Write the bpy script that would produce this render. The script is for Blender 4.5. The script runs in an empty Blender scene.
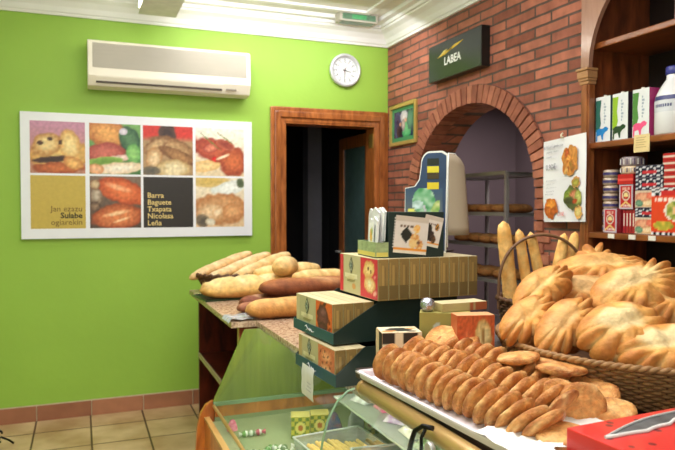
import bpy, bmesh, math, random
from mathutils import Vector, Matrix, Euler, noise
PI = math.pi
R = math.radians
rnd = random.Random(7)
S = bpy.context.scene
COL = S.collection

# ------------------------------------------------------------------ colour and materials
def lin(c):
    out = []
    for v in c[:3]:
        v = v / 255.0
        out.append(v / 12.92 if v <= 0.04045 else ((v + 0.055) / 1.055) ** 2.4)
    return tuple(out)

def base_mat(name):
    m = bpy.data.materials.new(name)
    m.use_nodes = True
    nt = m.node_tree
    b = nt.nodes['Principled BSDF']
    return m, nt, b

def pm(name, rgb, rough=.5, metal=0., var=.1, scale=12., bump=0., bscale=60., coat=0., spec=.5, stretch=None, attr=False, trans=0., emit=0., sss=0.):
    """procedural material: noise-varied colour (or the Col attribute), noise bump"""
    m, nt, b = base_mat(name)
    N, L = nt.nodes, nt.links
    tc = N.new('ShaderNodeTexCoord')
    src = tc.outputs['Object']
    if stretch:
        mp = N.new('ShaderNodeMapping'); mp.inputs['Scale'].default_value = stretch
        L.new(src, mp.inputs['Vector']); src = mp.outputs['Vector']
    no = N.new('ShaderNodeTexNoise'); no.inputs['Scale'].default_value = scale; no.inputs['Detail'].default_value = 5
    L.new(src, no.inputs['Vector'])
    mr = N.new('ShaderNodeMapRange')
    mr.inputs['From Min'].default_value = .3; mr.inputs['From Max'].default_value = .7
    mr.inputs['To Min'].default_value = 1 - var; mr.inputs['To Max'].default_value = 1 + var
    L.new(no.outputs['Fac'], mr.inputs['Value'])
    mx = N.new('ShaderNodeVectorMath'); mx.operation = 'SCALE'
    if attr:
        at = N.new('ShaderNodeAttribute'); at.attribute_name = 'Col'
        L.new(at.outputs['Color'], mx.inputs[0])
    else:
        mx.inputs[0].default_value = lin(rgb)
    L.new(mr.outputs['Result'], mx.inputs['Scale'])
    L.new(mx.outputs['Vector'], b.inputs['Base Color'])
    b.inputs['Roughness'].default_value = rough
    b.inputs['Metallic'].default_value = metal
    b.inputs['Specular IOR Level'].default_value = spec
    b.inputs['Coat Weight'].default_value = coat
    b.inputs['Coat Roughness'].default_value = .12
    b.inputs['Transmission Weight'].default_value = trans
    if sss:
        b.inputs['Subsurface Weight'].default_value = sss
        b.inputs['Subsurface Radius'].default_value = (.02, .01, .005)
        b.inputs['Subsurface Scale'].default_value = .3
    if emit:
        b.inputs['Emission Color'].default_value = lin(rgb) + (1,)
        b.inputs['Emission Strength'].default_value = emit
    if bump:
        n2 = N.new('ShaderNodeTexNoise'); n2.inputs['Scale'].default_value = bscale; n2.inputs['Detail'].default_value = 4
        L.new(src, n2.inputs['Vector'])
        bp = N.new('ShaderNodeBump'); bp.inputs['Strength'].default_value = bump; bp.inputs['Distance'].default_value = .01
        L.new(n2.outputs['Fac'], bp.inputs['Height']); L.new(bp.outputs['Normal'], b.inputs['Normal'])
    return m

def wood_mat(name, dark, light, stretch, rough=.35, coat=.3, scale=5.):
    m, nt, b = base_mat(name)
    N, L = nt.nodes, nt.links
    tc = N.new('ShaderNodeTexCoord'); mp = N.new('ShaderNodeMapping'); mp.inputs['Scale'].default_value = stretch
    L.new(tc.outputs['Object'], mp.inputs['Vector'])
    no = N.new('ShaderNodeTexNoise'); no.inputs['Scale'].default_value = scale; no.inputs['Detail'].default_value = 7; no.inputs['Distortion'].default_value = .6
    L.new(mp.outputs['Vector'], no.inputs['Vector'])
    cr = N.new('ShaderNodeValToRGB')
    cr.color_ramp.elements[0].position = .32; cr.color_ramp.elements[0].color = lin(dark) + (1,)
    cr.color_ramp.elements[1].position = .68; cr.color_ramp.elements[1].color = lin(light) + (1,)
    L.new(no.outputs['Fac'], cr.inputs['Fac']); L.new(cr.outputs['Color'], b.inputs['Base Color'])
    b.inputs['Roughness'].default_value = rough
    b.inputs['Coat Weight'].default_value = coat; b.inputs['Coat Roughness'].default_value = .15
    bp = N.new('ShaderNodeBump'); bp.inputs['Strength'].default_value = .15; bp.inputs['Distance'].default_value = .003
    L.new(no.outputs['Fac'], bp.inputs['Height']); L.new(bp.outputs['Normal'], b.inputs['Normal'])
    return m

def glass_mat(name, tint, refl=.12, opacity=.1):
    """thin pane: tinted see-through, a little body colour, sharp reflections"""
    m, nt, b = base_mat(name)
    N, L = nt.nodes, nt.links
    out = N['Material Output']
    tr = N.new('ShaderNodeBsdfTransparent'); tr.inputs['Color'].default_value = lin(tint) + (1,)
    b.inputs['Base Color'].default_value = lin(tint) + (1,); b.inputs['Roughness'].default_value = .2
    no = N.new('ShaderNodeTexNoise'); no.inputs['Scale'].default_value = 6
    mrg = N.new('ShaderNodeMapRange'); mrg.inputs['To Min'].default_value = opacity * .6; mrg.inputs['To Max'].default_value = opacity * 1.4
    L.new(no.outputs['Fac'], mrg.inputs['Value'])
    m1 = N.new('ShaderNodeMixShader'); L.new(mrg.outputs['Result'], m1.inputs['Fac'])
    L.new(tr.outputs[0], m1.inputs[1]); L.new(b.outputs[0], m1.inputs[2])
    gl = N.new('ShaderNodeBsdfGlossy'); gl.inputs['Roughness'].default_value = .02
    fr = N.new('ShaderNodeFresnel'); fr.inputs['IOR'].default_value = 1.45
    ad = N.new('ShaderNodeMath'); ad.operation = 'MULTIPLY'; ad.inputs[1].default_value = refl * 8; ad.use_clamp = True
    L.new(fr.outputs[0], ad.inputs[0])
    m2 = N.new('ShaderNodeMixShader'); L.new(ad.outputs[0], m2.inputs['Fac'])
    L.new(m1.outputs[0], m2.inputs[1]); L.new(gl.outputs[0], m2.inputs[2])
    L.new(m2.outputs[0], out.inputs['Surface'])
    return m

# ------------------------------------------------------------------ mesh builder
class M:
    def __init__(s, m=None):
        s.v = []; s.f = []; s.c = []; s.m = m or Matrix.Identity(4); s.vc = None; s.sm = []
    def _add(s, vs, fs, col=None, smooth=False):
        o = len(s.v)
        s.v += [s.m @ Vector(p) for p in vs]
        for f in fs:
            s.f.append([i + o for i in f]); s.c.append(col); s.sm.append(smooth)
        return s
    def box(s, lo, hi, col=None, cols=None):
        x0, y0, z0 = lo; x1, y1, z1 = hi
        v = [(x0,y0,z0),(x1,y0,z0),(x1,y1,z0),(x0,y1,z0),(x0,y0,z1),(x1,y0,z1),(x1,y1,z1),(x0,y1,z1)]
        f = [(0,3,2,1),(4,5,6,7),(0,1,5,4),(1,2,6,5),(2,3,7,6),(3,0,4,7)]      # -z +z -y +x +y -x
        if cols:
            for i, q in enumerate(f): s._add(v, [q], cols[i])
            return s
        return s._add(v, f, col)
    def prism(s, pts, d, col=None, org=(0,0,0), u=(1,0,0), v=(0,0,1), n=(0,1,0)):
        """2D outline in (u,v), extruded along n by d"""
        o, u, v, n = map(Vector, (org, u, v, n))
        a = [o + u*p[0] + v*p[1] for p in pts]; b = [p + n*d for p in a]
        k = len(pts)
        fs = [list(range(k))[::-1], list(range(k, 2*k))] + [(i, (i+1) % k, k + (i+1) % k, k + i) for i in range(k)]
        return s._add(a + b, fs, col)
    def tube(s, path, r, n=10, col=None, closed=False, cap=True):
        P = [Vector(p) for p in path]; k = len(P); rings = []
        rr = r if isinstance(r, (list, tuple)) else [r]*k
        up = None
        for i, p in enumerate(P):
            if closed: t = P[(i+1) % k] - P[i-1]
            else: t = P[min(i+1, k-1)] - P[max(i-1, 0)]
            t.normalize()
            if up is None:
                up = Vector((0,0,1)) if abs(t.z) < .9 else Vector((1,0,0))
            a = t.cross(up).normalized(); up = a.cross(t).normalized()
            rings.append([p + (a*math.cos(2*PI*j/n) + up*math.sin(2*PI*j/n))*rr[i] for j in range(n)])
        vs = [q for g in rings for q in g]; fs = []
        for i in range(k if closed else k-1):
            i2 = (i+1) % k
            for j in range(n):
                fs.append((i*n+j, i*n+(j+1) % n, i2*n+(j+1) % n, i2*n+j))
        s._add(vs, fs, col, True)
        if cap and not closed:
            s._add(rings[0], [list(range(n))[::-1]], col); s._add(rings[-1], [list(range(n))], col)
        return s
    def lathe(s, prof, n=32, c=(0,0,0), sx=1., sy=1., col=None, axis='z', smooth=True, caps=True):
        vs = []; fs = []
        for r, h in prof:
            for j in range(n):
                a = 2*PI*j/n
                x, y = r*sx*math.cos(a), r*sy*math.sin(a)
                if axis == 'z': p = (c[0]+x, c[1]+y, c[2]+h)
                elif axis == 'y': p = (c[0]+x, c[1]+h, c[2]-y)
                else: p = (c[0]+h, c[1]+x, c[2]+y)
                vs.append(p)
        k = len(prof)
        for i in range(k-1):
            for j in range(n):
                fs.append((i*n+j, i*n+(j+1) % n, (i+1)*n+(j+1) % n, (i+1)*n+j))
        cols = col if isinstance(col, list) else None
        if cols:
            for i in range(k-1):
                s._add([vs[q] for j in range(n) for q in fs[i*n+j]], [(4*j,4*j+1,4*j+2,4*j+3) for j in range(n)], cols[i], smooth)
        else:
            s._add(vs, fs, col, smooth)
        if caps:
            if prof[0][0] > 1e-6: s._add(vs[:n], [list(range(n))[::-1]], cols[0] if cols else col)
            if prof[-1][0] > 1e-6: s._add(vs[-n:], [list(range(n))], cols[-1] if cols else col)
        return s
    # flat print on a plane
    def poly(s, pts, col, org, u, v, lift=0.):
        o, u, v = map(Vector, (org, u, v)); n = u.cross(v).normalized()
        return s._add([o + u*p[0] + v*p[1] + n*lift for p in pts], [list(range(len(pts)))], col)
    def rect(s, x0, y0, x1, y1, col, org, u, v, lift=0.):
        return s.poly([(x0,y0),(x1,y0),(x1,y1),(x0,y1)], col, org, u, v, lift)
    def disc(s, cx, cy, rx, ry, col, org, u, v, lift=0., n=20, ang=0.):
        ca, sa = math.cos(ang), math.sin(ang); pts = []
        for i in range(n):
            a = 2*PI*i/n; x, y = rx*math.cos(a), ry*math.sin(a)
            pts.append((cx + x*ca - y*sa, cy + x*sa + y*ca))
        return s.poly(pts, col, org, u, v, lift)
    def build(s, name, mat, parent=None, loc=None, rot=None, bev=0., seg=2, smooth=None, weld=True, kind=None, autosm=None):
        bm = bmesh.new()
        vv = [bm.verts.new(p) for p in s.v]
        usecol = any(c is not None for c in s.c) or s.vc is not None
        lay = bm.loops.layers.float_color.new('Col') if usecol else None
        for f, c, sm in zip(s.f, s.c, s.sm):
            if len(set(f)) < 3: continue
            try: fc = bm.faces.new([vv[i] for i in f])
            except ValueError: continue
            fc.smooth = sm if smooth is None else smooth
            if lay:
                for lp, i in zip(fc.loops, f):
                    cc = s.vc[i] if s.vc is not None else (c or (200,200,200))
                    lp[lay] = lin(cc) + (1,)
        if weld: bmesh.ops.remove_doubles(bm, verts=bm.verts, dist=1e-5)
        bmesh.ops.recalc_face_normals(bm, faces=bm.faces) if weld else None
        if bev:
            es = [e for e in bm.edges if len(e.link_faces) == 2 and e.calc_face_angle(0) > R(35)]
            bmesh.ops.bevel(bm, geom=es, offset=bev, segments=seg, affect='EDGES', profile=.6, clamp_overlap=True)
        me = bpy.data.meshes.new(name); bm.to_mesh(me); bm.free()
        o = bpy.data.objects.new(name, me); COL.objects.link(o)
        if mat: me.materials.append(mat)
        if parent: o.parent = parent
        if loc is not None: o.location = loc
        if rot is not None: o.rotation_euler = rot
        if kind: o['kind'] = kind
        return o

def thing(name, label, cat, loc=(0,0,0), rz=0., group=None, rot=None):
    o = bpy.data.objects.new(name, None); COL.objects.link(o)
    o.empty_display_size = .02
    o.location = loc; o.rotation_euler = rot if rot else (0,0,rz)
    return tag(o, label, cat, group)
def tag(o, label, cat, group=None):
    o['label'] = label; o['category'] = cat
    if group: o['group'] = group
    elif 'group' in o: del o['group']
    return o
def dup(o, loc, rot, label, group=None):
    c = o.copy(); COL.objects.link(c); c.location = loc; c.rotation_euler = rot
    c['label'] = label
    if group: c['group'] = group
    for ch in o.children:
        d = ch.copy(); COL.objects.link(d); d.parent = c
        for g in ch.children:
            e = g.copy(); COL.objects.link(e); e.parent = d
    return c
ORD = 'first second third fourth fifth sixth seventh eighth ninth tenth eleventh twelfth thirteenth fourteenth fifteenth sixteenth seventeenth eighteenth'.split()

def text(s, size, name, mat, parent, org, u, v, align='LEFT', bold=0., lift=.0006, sx=1., depth=0.):
    """lettering as a flat mesh; org/u/v in parent space"""
    cu = bpy.data.curves.new(name, 'FONT'); cu.body = s; cu.size = size; cu.align_x = align; cu.offset = bold; cu.resolution_u = 2
    cu.extrude = depth; cu.space_line = .86
    t = bpy.data.objects.new('tmp', cu); COL.objects.link(t)
    dg = bpy.context.evaluated_depsgraph_get()
    me = bpy.data.meshes.new_from_object(t.evaluated_get(dg)); me.name = name
    bpy.data.objects.remove(t); bpy.data.curves.remove(cu)
    u = Vector(u).normalized(); v = Vector(v).normalized(); n = u.cross(v)
    mt = Matrix(((u.x*sx, v.x, n.x, org[0] + n.x*lift), (u.y*sx, v.y, n.y, org[1] + n.y*lift), (u.z*sx, v.z, n.z, org[2] + n.z*lift), (0,0,0,1)))
    me.transform(mt)
    me.materials.clear(); me.materials.append(mat)
    o = bpy.data.objects.new(name, me); COL.objects.link(o)
    if parent: o.parent = parent
    return o

def paint(name, parent, mat, org, u, v, W, H, func, n=32, m=None, lift=.0004, into=None):
    """a printed picture: a fine grid whose vertex colours come from func(s, t) -> rgb, s,t in 0..1"""
    m = m or max(4, int(n*H/W))
    g = into or M(); o, u, v = Vector(org), Vector(u).normalized(), Vector(v).normalized(); nn = u.cross(v)
    vs = []; cs = []
    for j in range(m+1):
        for i in range(n+1):
            vs.append(o + u*(W*i/n) + v*(H*j/m) + nn*lift); cs.append(func(i/n, j/m))
    g.v = [p for p in vs]; g.vc = cs
    for j in range(m):
        for i in range(n):
            a = j*(n+1)+i; g.f.append([a, a+1, a+n+2, a+n+1]); g.c.append(None); g.sm.append(False)
    return g.build(name, mat, parent, weld=False)

def mixc(a, b, t):
    t = max(0., min(1., t)); return tuple(a[i]*(1-t) + b[i]*t for i in range(3))
def nz(x, y, z=0.): return noise.noise(Vector((x, y, z)))
def blobs(bg, items, seed=0., grain=.12, gscale=9.):
    """items: (cx,cy,rx,ry,angle,inner,outer) soft ellipses painted in order"""
    def f(s, t):
        c = bg(s, t) if callable(bg) else bg
        for (cx, cy, rx, ry, an, ci, co) in items:
            ca, sa = math.cos(an), math.sin(an); dx, dy = s-cx, t-cy
            x, y = (dx*ca + dy*sa)/rx, (-dx*sa + dy*ca)/ry
            d = math.sqrt(x*x + y*y) + .18*nz(s*8+cx*17, t*8+cy*13, seed)
            if d < 1.08:
                k = mixc(ci, co, max(0, d)**2 + .35*nz(s*18, t*18, seed+3))
                c = mixc(k, c, (d-.92)/.16)
        g = 1 + grain*nz(s*gscale*2, t*gscale*2, seed+9)
        return tuple(max(0, min(255, q*g)) for q in c)
    return f

# ------------------------------------------------------------------ bread shapes
PALE, GOLD, BROWN, DEEP = (240,208,150), (226,172,96), (196,122,56), (120,66,30)
def loaf_mesh(name, L, w, h, crust=GOLD, top=PALE, low=BROWN, cuts=4, bend=0., taper=.55, seed=0., nL=36, nS=20, cutdepth=.09):
    g = M(); g.vc = []
    for i in range(nL+1):
        s = i/nL; x = (s-.5)*L
        e = abs(2*s-1); prof = (1 - e**(2.2/ taper * 1.0))**.5 if e < 1 else 0.
        prof = max(prof, .02)
        by = bend*(1-(2*s-1)**2)
        for j in range(nS):
            a = 2*PI*j/nS; ca, sa = math.cos(a), math.sin(a)
            yy = w/2*prof*ca*abs(ca)**-.15 if abs(ca) > 1e-3 else 0
            zz = h/2*sa*prof*(1 if sa > 0 else .75)
            up = max(0, sa)
            cut = 0.
            if cuts:
                ph = (s*cuts*1.0 + .22*ca) % 1.0
                if .08 < s < .92: cut = math.exp(-((ph-.5)/.13)**2)*up**1.5
            nn = nz(x*14+seed, ca*1.3, sa*1.3+seed*2)
            k = 1 + .05*nn - cutdepth*cut + .05*cut*math.sin(ph*40 if cuts else 0)*0
            g.v.append(Vector((x, by + yy*k, h*.375 + zz*k)))
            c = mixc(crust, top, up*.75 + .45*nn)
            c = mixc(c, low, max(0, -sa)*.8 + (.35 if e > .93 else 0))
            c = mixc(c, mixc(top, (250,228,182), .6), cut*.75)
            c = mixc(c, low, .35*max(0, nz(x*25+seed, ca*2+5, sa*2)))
            g.vc.append(c)
    for i in range(nL):
        for j in range(nS):
            g.f.append([i*nS+j, (i+1)*nS+j, (i+1)*nS+(j+1) % nS, i*nS+(j+1) % nS]); g.c.append(None); g.sm.append(True)
    g.f.append(list(range(nS))); g.c.append(None); g.sm.append(True)
    g.f.append([nL*nS+j for j in range(nS)][::-1]); g.c.append(None); g.sm.append(True)
    return g

def fan_mesh(a, b, h, lobes, seed=0., patch=.5, crust=(222,164,88), amp=1., ang=0.):
    """flat hand-shaped loaf: a smooth domed back with irregular finger-like lobes along the front edge"""
    g = M(); g.vc = []; nT, nR = 112, 16
    def outl(t):
        front = max(0, min(1, (-math.sin(t-ang)+.45)/.5))
        ph = lobes*t/2.0 + seed + 1.1*nz(math.cos(t)*1.7+seed, math.sin(t)*1.7, 4)
        lb = abs(math.sin(ph))
        return (1 + front*amp*(.30*lb**.45 - .21)) * (1 + .09*nz(math.cos(t)*1.3+seed, math.sin(t)*1.3, 1)), front, lb
    def ss(x): x = max(0, min(1, x)); return x*x*(3-2*x)
    def ring(k, r):
        for i in range(nT):
            t = 2*PI*i/nT; o, fr, lb = outl(t)
            rr = 1 + (o-1)*ss((r-.25)/.75); rr *= r
            x, y = a*rr*math.cos(t), b*rr*math.sin(t)
            dome = (1 - r**2.4)**.5 if r < 1 else 0
            inn = ss((r-.42)/.4)
            gro = fr*inn*(.55*lb**.45 - .42)
            fold = .16*math.exp(-((y/b+.10+.25*nz(x*9,seed,2))/.16)**2)*(1-r*r)
            n1 = nz(x*22+seed, y*22, 3)
            n2 = (.35 - abs(nz(x*16+seed*2, y*16, 7)))*.55
            if k > 0:
                z = h*(.30 + .70*dome*(1 + gro - fold + .10*n1 + n2*(1-r*.5)) + .10*lb*fr*inn*dome)
                c = mixc(crust, (190,118,56), .55*ss((r-.45)/.5) + .7*n1)
                c = mixc(c, (176,104,46), max(0, n2)*2.2)
                c = mixc(c, (176,102,44), .7*fr*inn*max(0, lb-.55)*2)
                c = mixc(c, (246,216,156), fr*inn*max(0, .5-lb)*1.3)
                c = mixc(c, (248,226,172), 2.2*fold)
                pd = math.hypot((x/a+.05)/.72, (y/b-.22)/.52) + .45*nz(x*26, y*26+seed, 8)
                c = mixc(mixc(c, (232,206,156), patch), c, (pd-.62)/.38)
            else:
                z = h*.30*(1 - (1-r**3)**.5)
                c = mixc((212,150,80), (176,106,50), .5+n1)
            g.v.append(Vector((x, y, z))); g.vc.append(c)
    rs = [1 - (1 - q/nR)**1.6 for q in range(1, nR+1)]
    for r in rs: ring(1, r)
    for r in reversed(rs[:-1]): ring(-1, r)
    K = 2*nR - 1
    for q in range(K-1):
        for i in range(nT):
            g.f.append([q*nT+i, (q+1)*nT+i, (q+1)*nT+(i+1) % nT, q*nT+(i+1) % nT]); g.c.append(None); g.sm.append(True)
    g.f.append(list(range(nT))); g.c.append(None); g.sm.append(True)
    g.f.append([(K-1)*nT+i for i in range(nT)][::-1]); g.c.append(None); g.sm.append(True)
    return g

def cookie_mesh(r, t, oval, seed):
    """round-edged little loaf, slightly domed"""
    g = M(); g.vc = []; nT, nP = 28, 12
    tone = .35 + .65*abs(nz(seed*3.1, 2.2, 1))
    for q in range(nP+1):
        ph = -PI/2 + PI*q/nP
        cr = abs(math.cos(ph))**.55; cz = math.copysign(abs(math.sin(ph))**.8, math.sin(ph))
        for i in range(nT):
            a = 2*PI*i/nT
            n1 = nz(math.cos(a)*1.5*cr+seed, math.sin(a)*1.5*cr, cz*1.2+seed)
            n2 = nz(math.cos(a)*5*cr+seed, math.sin(a)*5*cr, cz*3+seed)
            k = 1 + .07*n1 + .02*n2
            g.v.append(Vector((r*oval*cr*math.cos(a)*k, r*cr*math.sin(a)*k, t*.5*cz*(1+.25*n1) + t*.12*(cr*cr if cz > 0 else 0)*0)))
            c = mixc((206,134,68), (234,178,108), .5+.9*n2)
            c = mixc(c, (150,76,30), max(0, cr-.66)*2.4*tone + .6*n1)
            c = mixc(c, (246,208,146), max(0, nz(math.cos(a)*2*cr+seed*2, math.sin(a)*2*cr, cz+seed)-.12)*1.6)
            g.vc.append(c)
    for q in range(nP):
        for i in range(nT):
            g.f.append([q*nT+i, q*nT+(i+1) % nT, (q+1)*nT+(i+1) % nT, (q+1)*nT+i]); g.c.append(None); g.sm.append(True)
    return g
# ------------------------------------------------------------------ materials
PRINT = pm('printed_card', (255,255,255), rough=.45, var=.04, scale=40, attr=True)
PRINTG = pm('printed_gloss', (255,255,255), rough=.22, var=.04, scale=40, attr=True, coat=.3)
CRUMB = pm('bread_crust', (255,255,255), rough=.6, var=.20, scale=42, attr=True, bump=.35, bscale=120, spec=.35)
COOKIE = pm('cookie_crust', (255,255,255), rough=.5, var=.24, scale=85, attr=True, bump=.6, bscale=240, spec=.4)
CEIL = pm('ceiling_paint', (234,233,228), rough=.8, var=.02, scale=3, bump=.05, bscale=40)
CORN = pm('plaster_cornice', (240,240,240), rough=.7, var=.02, scale=4)
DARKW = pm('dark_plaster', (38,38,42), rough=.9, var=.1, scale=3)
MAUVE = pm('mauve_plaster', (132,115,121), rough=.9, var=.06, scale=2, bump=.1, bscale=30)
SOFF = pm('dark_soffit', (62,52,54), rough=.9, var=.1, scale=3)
WHITEP = pm('white_plastic', (232,226,210), rough=.4, var=.02, scale=6)
GREYGR = pm('grille_beige', (172,166,152), rough=.5, var=.05, scale=4, stretch=(1,1,40))
BLACK = pm('black_plastic', (26,26,27), rough=.4, var=.1)
STEEL = pm('brushed_steel', (190,188,186), rough=.35, metal=.5, var=.08, scale=8, stretch=(30,1,1))
ALU = pm('brushed_aluminium', (204,206,210), rough=.35, metal=.35, var=.05, scale=12)
GREYM = pm('grey_paint_metal', (176,170,168), rough=.45, metal=.1, var=.1)
WHITEPAPER = pm('white_paper', (244,243,240), rough=.8, var=.03, scale=14, bump=.15, bscale=18)
DOORW = wood_mat('door_wood', (126,66,28), (188,112,56), (6,6,1.1), rough=.3, coat=.5)
MAHOG = wood_mat('mahogany', (48,14,8), (98,36,18), (5,5,1), rough=.3, coat=.4)
SHELFW = wood_mat('shelf_wood', (104,50,22), (158,88,44), (4,1,4), rough=.28, coat=.5)
BOOKW = wood_mat('bookcase_wood', (78,34,16), (140,72,36), (5,5,1), rough=.32, coat=.4)
ORANGEW = wood_mat('orange_varnished_wood', (158,78,22), (214,128,50), (4,4,1.2), rough=.3, coat=.5)
BRASS = pm('golden_rail', (196,156,96), rough=.3, metal=.35, var=.05, scale=5, coat=.4)
TAN = wood_mat('tan_rail', (168,126,66), (206,168,104), (3,1,3), rough=.35)
OLIVE = pm('olive_reflection_panel', (112,128,52), rough=.18, var=.16, scale=5, stretch=(9,9,.6), coat=.3)  # green wall's reflection painted in as opaque olive streaks
OLIVE2 = pm('olive_case_lining', (146,160,122), rough=.5, var=.15, scale=6)
EDGEG = pm('green_glass_edge', (128,158,124), rough=.15, var=.08)
GLASSC = glass_mat('curved_glass', (240,248,242), refl=.03, opacity=.015)
GLASS = glass_mat('case_glass', (236,246,238), refl=.075, opacity=.035)
TUBP = glass_mat('clear_plastic_tub', (246,248,252), refl=.12, opacity=.42)
FILM = glass_mat('clear_film', (222,232,240), refl=.2, opacity=.35)
GREEN_CARD = pm('dark_green_card', (26,44,40), rough=.5, var=.08)
TEAL_CARD = pm('teal_card', (40,82,90), rough=.45, var=.06)
WICK = pm('wicker', (138,98,56), rough=.6, var=.28, scale=60, attr=False, bump=.2, bscale=160)
WICKD = pm('dark_wicker', (92,58,32), rough=.6, var=.3, scale=60)
INK = pm('black_ink', (24,20,16), rough=.6, var=.03)
INKB = pm('brown_ink', (96,72,26), rough=.6, var=.03)
INKY = pm('cream_ink', (226,200,130), rough=.6, var=.03)
INKW = pm('white_ink', (240,240,240), rough=.6, var=.03)
INKG = pm('yellow_gold', (228,186,38), rough=.4, var=.06)
INKR = pm('red_ink', (214,84,70), rough=.6, var=.03)
IRON = pm('black_iron', (14,13,13), rough=.4, metal=.6, var=.1)

# green painted plaster: slow tone changes and trowel marks
def plaster():
    m = pm('green_plaster', (151,192,74), rough=.55, var=.035, scale=2.2, bump=.22, bscale=9, spec=.4)
    return m
GREENP = plaster()

def brick_mat():
    m, nt, b = base_mat('brick_wall'); N, L = nt.nodes, nt.links
    tc = N.new('ShaderNodeTexCoord'); sx = N.new('ShaderNodeSeparateXYZ'); cb = N.new('ShaderNodeCombineXYZ')
    L.new(tc.outputs['Object'], sx.inputs[0])
    # the wobble keeps the courses from being ruler straight
    no = N.new('ShaderNodeTexNoise'); no.inputs['Scale'].default_value = 5
    L.new(tc.outputs['Object'], no.inputs['Vector'])
    wv = N.new('ShaderNodeMath'); wv.operation = 'MULTIPLY_ADD'; wv.inputs[1].default_value = .012
    L.new(no.outputs['Fac'], wv.inputs[0]); L.new(sx.outputs['Z'], wv.inputs[2])
    xy = N.new('ShaderNodeMath'); xy.operation = 'ADD'
    L.new(sx.outputs['X'], xy.inputs[0]); L.new(sx.outputs['Y'], xy.inputs[1])
    L.new(xy.outputs[0], cb.inputs['X']); L.new(wv.outputs[0], cb.inputs['Y'])
    br = N.new('ShaderNodeTexBrick'); br.offset = .5
    br.inputs['Scale'].default_value = 1.; br.inputs['Brick Width'].default_value = .255; br.inputs['Row Height'].default_value = .056
    br.inputs['Mortar Size'].default_value = .0068; br.inputs['Mortar Smooth'].default_value = .25; br.inputs['Bias'].default_value = -.1
    br.inputs['Color1'].default_value = lin((178,108,86)) + (1,); br.inputs['Color2'].default_value = lin((132,72,56)) + (1,)
    br.inputs['Mortar'].default_value = lin((92,74,66)) + (1,)
    L.new(cb.outputs[0], br.inputs['Vector'])
    n2 = N.new('ShaderNodeTexNoise'); n2.inputs['Scale'].default_value = 14; n2.inputs['Detail'].default_value = 6
    L.new(tc.outputs['Object'], n2.inputs['Vector'])
    mr = N.new('ShaderNodeMapRange'); mr.inputs['From Min'].default_value = .3; mr.inputs['From Max'].default_value = .7
    mr.inputs['To Min'].default_value = .78; mr.inputs['To Max'].default_value = 1.22
    L.new(n2.outputs['Fac'], mr.inputs['Value'])
    vm = N.new('ShaderNodeVectorMath'); vm.operation = 'SCALE'; L.new(br.outputs['Color'], vm.inputs[0]); L.new(mr.outputs[0], vm.inputs['Scale'])
    L.new(vm.outputs[0], b.inputs['Base Color']); b.inputs['Roughness'].default_value = .75
    sb = N.new('ShaderNodeMath'); sb.operation = 'SUBTRACT'; sb.inputs[0].default_value = 1.; L.new(br.outputs['Fac'], sb.inputs[1])
    ad = N.new('ShaderNodeMath'); ad.operation = 'MULTIPLY_ADD'; ad.inputs[1].default_value = .3; L.new(n2.outputs['Fac'], ad.inputs[0]); L.new(sb.outputs[0], ad.inputs[2])
    bp = N.new('ShaderNodeBump'); bp.inputs['Strength'].default_value = .8; bp.inputs['Distance'].default_value = .012
    L.new(ad.outputs[0], bp.inputs['Height']); L.new(bp.outputs[0], b.inputs['Normal'])
    return m
BRICK = brick_mat()
BRICKV = pm('arch_brick', (255,255,255), rough=.75, var=.2, scale=18, attr=True, bump=.5, bscale=40)
MORTAR = pm('mortar', (94,72,62), rough=.9, var=.12, scale=20)

def tile_mat():
    m, nt, b = base_mat('floor_tiles'); N, L = nt.nodes, nt.links
    tc = N.new('ShaderNodeTexCoord'); mp = N.new('ShaderNodeMapping'); mp.inputs['Location'].default_value = (.287 + .33, -4.05 + .33*15, 0)
    L.new(tc.outputs['Object'], mp.inputs['Vector'])
    br = N.new('ShaderNodeTexBrick'); br.offset = 0.
    br.inputs['Scale'].default_value = 1.; br.inputs['Brick Width'].default_value = .33; br.inputs['Row Height'].default_value = .33
    br.inputs['Mortar Size'].default_value = .006; br.inputs['Mortar Smooth'].default_value = .1
    br.inputs['Color1'].default_value = lin((206,180,142)) + (1,); br.inputs['Color2'].default_value = lin((190,160,124)) + (1,)
    br.inputs['Mortar'].default_value = lin((92,68,54)) + (1,)
    L.new(mp.outputs[0], br.inputs['Vector'])
    no = N.new('ShaderNodeTexNoise'); no.inputs['Scale'].default_value = 4; no.inputs['Detail'].default_value = 6
    L.new(tc.outputs['Object'], no.inputs['Vector'])
    cr = N.new('ShaderNodeValToRGB'); cr.color_ramp.elements[0].position = .35; cr.color_ramp.elements[0].color = (.72,.62,.5,1)
    cr.color_ramp.elements[1].position = .65; cr.color_ramp.elements[1].color = (1.1,1.08,1.05,1)
    L.new(no.outputs['Fac'], cr.inputs['Fac'])
    vm = N.new('ShaderNodeVectorMath'); vm.operation = 'MULTIPLY'; L.new(br.outputs['Color'], vm.inputs[0]); L.new(cr.outputs[0], vm.inputs[1])
    L.new(vm.outputs[0], b.inputs['Base Color']); b.inputs['Roughness'].default_value = .35
    bp = N.new('ShaderNodeBump'); bp.inputs['Strength'].default_value = .4; bp.inputs['Distance'].default_value = .004; bp.invert = True
    L.new(br.outputs['Fac'], bp.inputs['Height']); L.new(bp.outputs[0], b.inputs['Normal'])
    return m
TILE = tile_mat()

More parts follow.
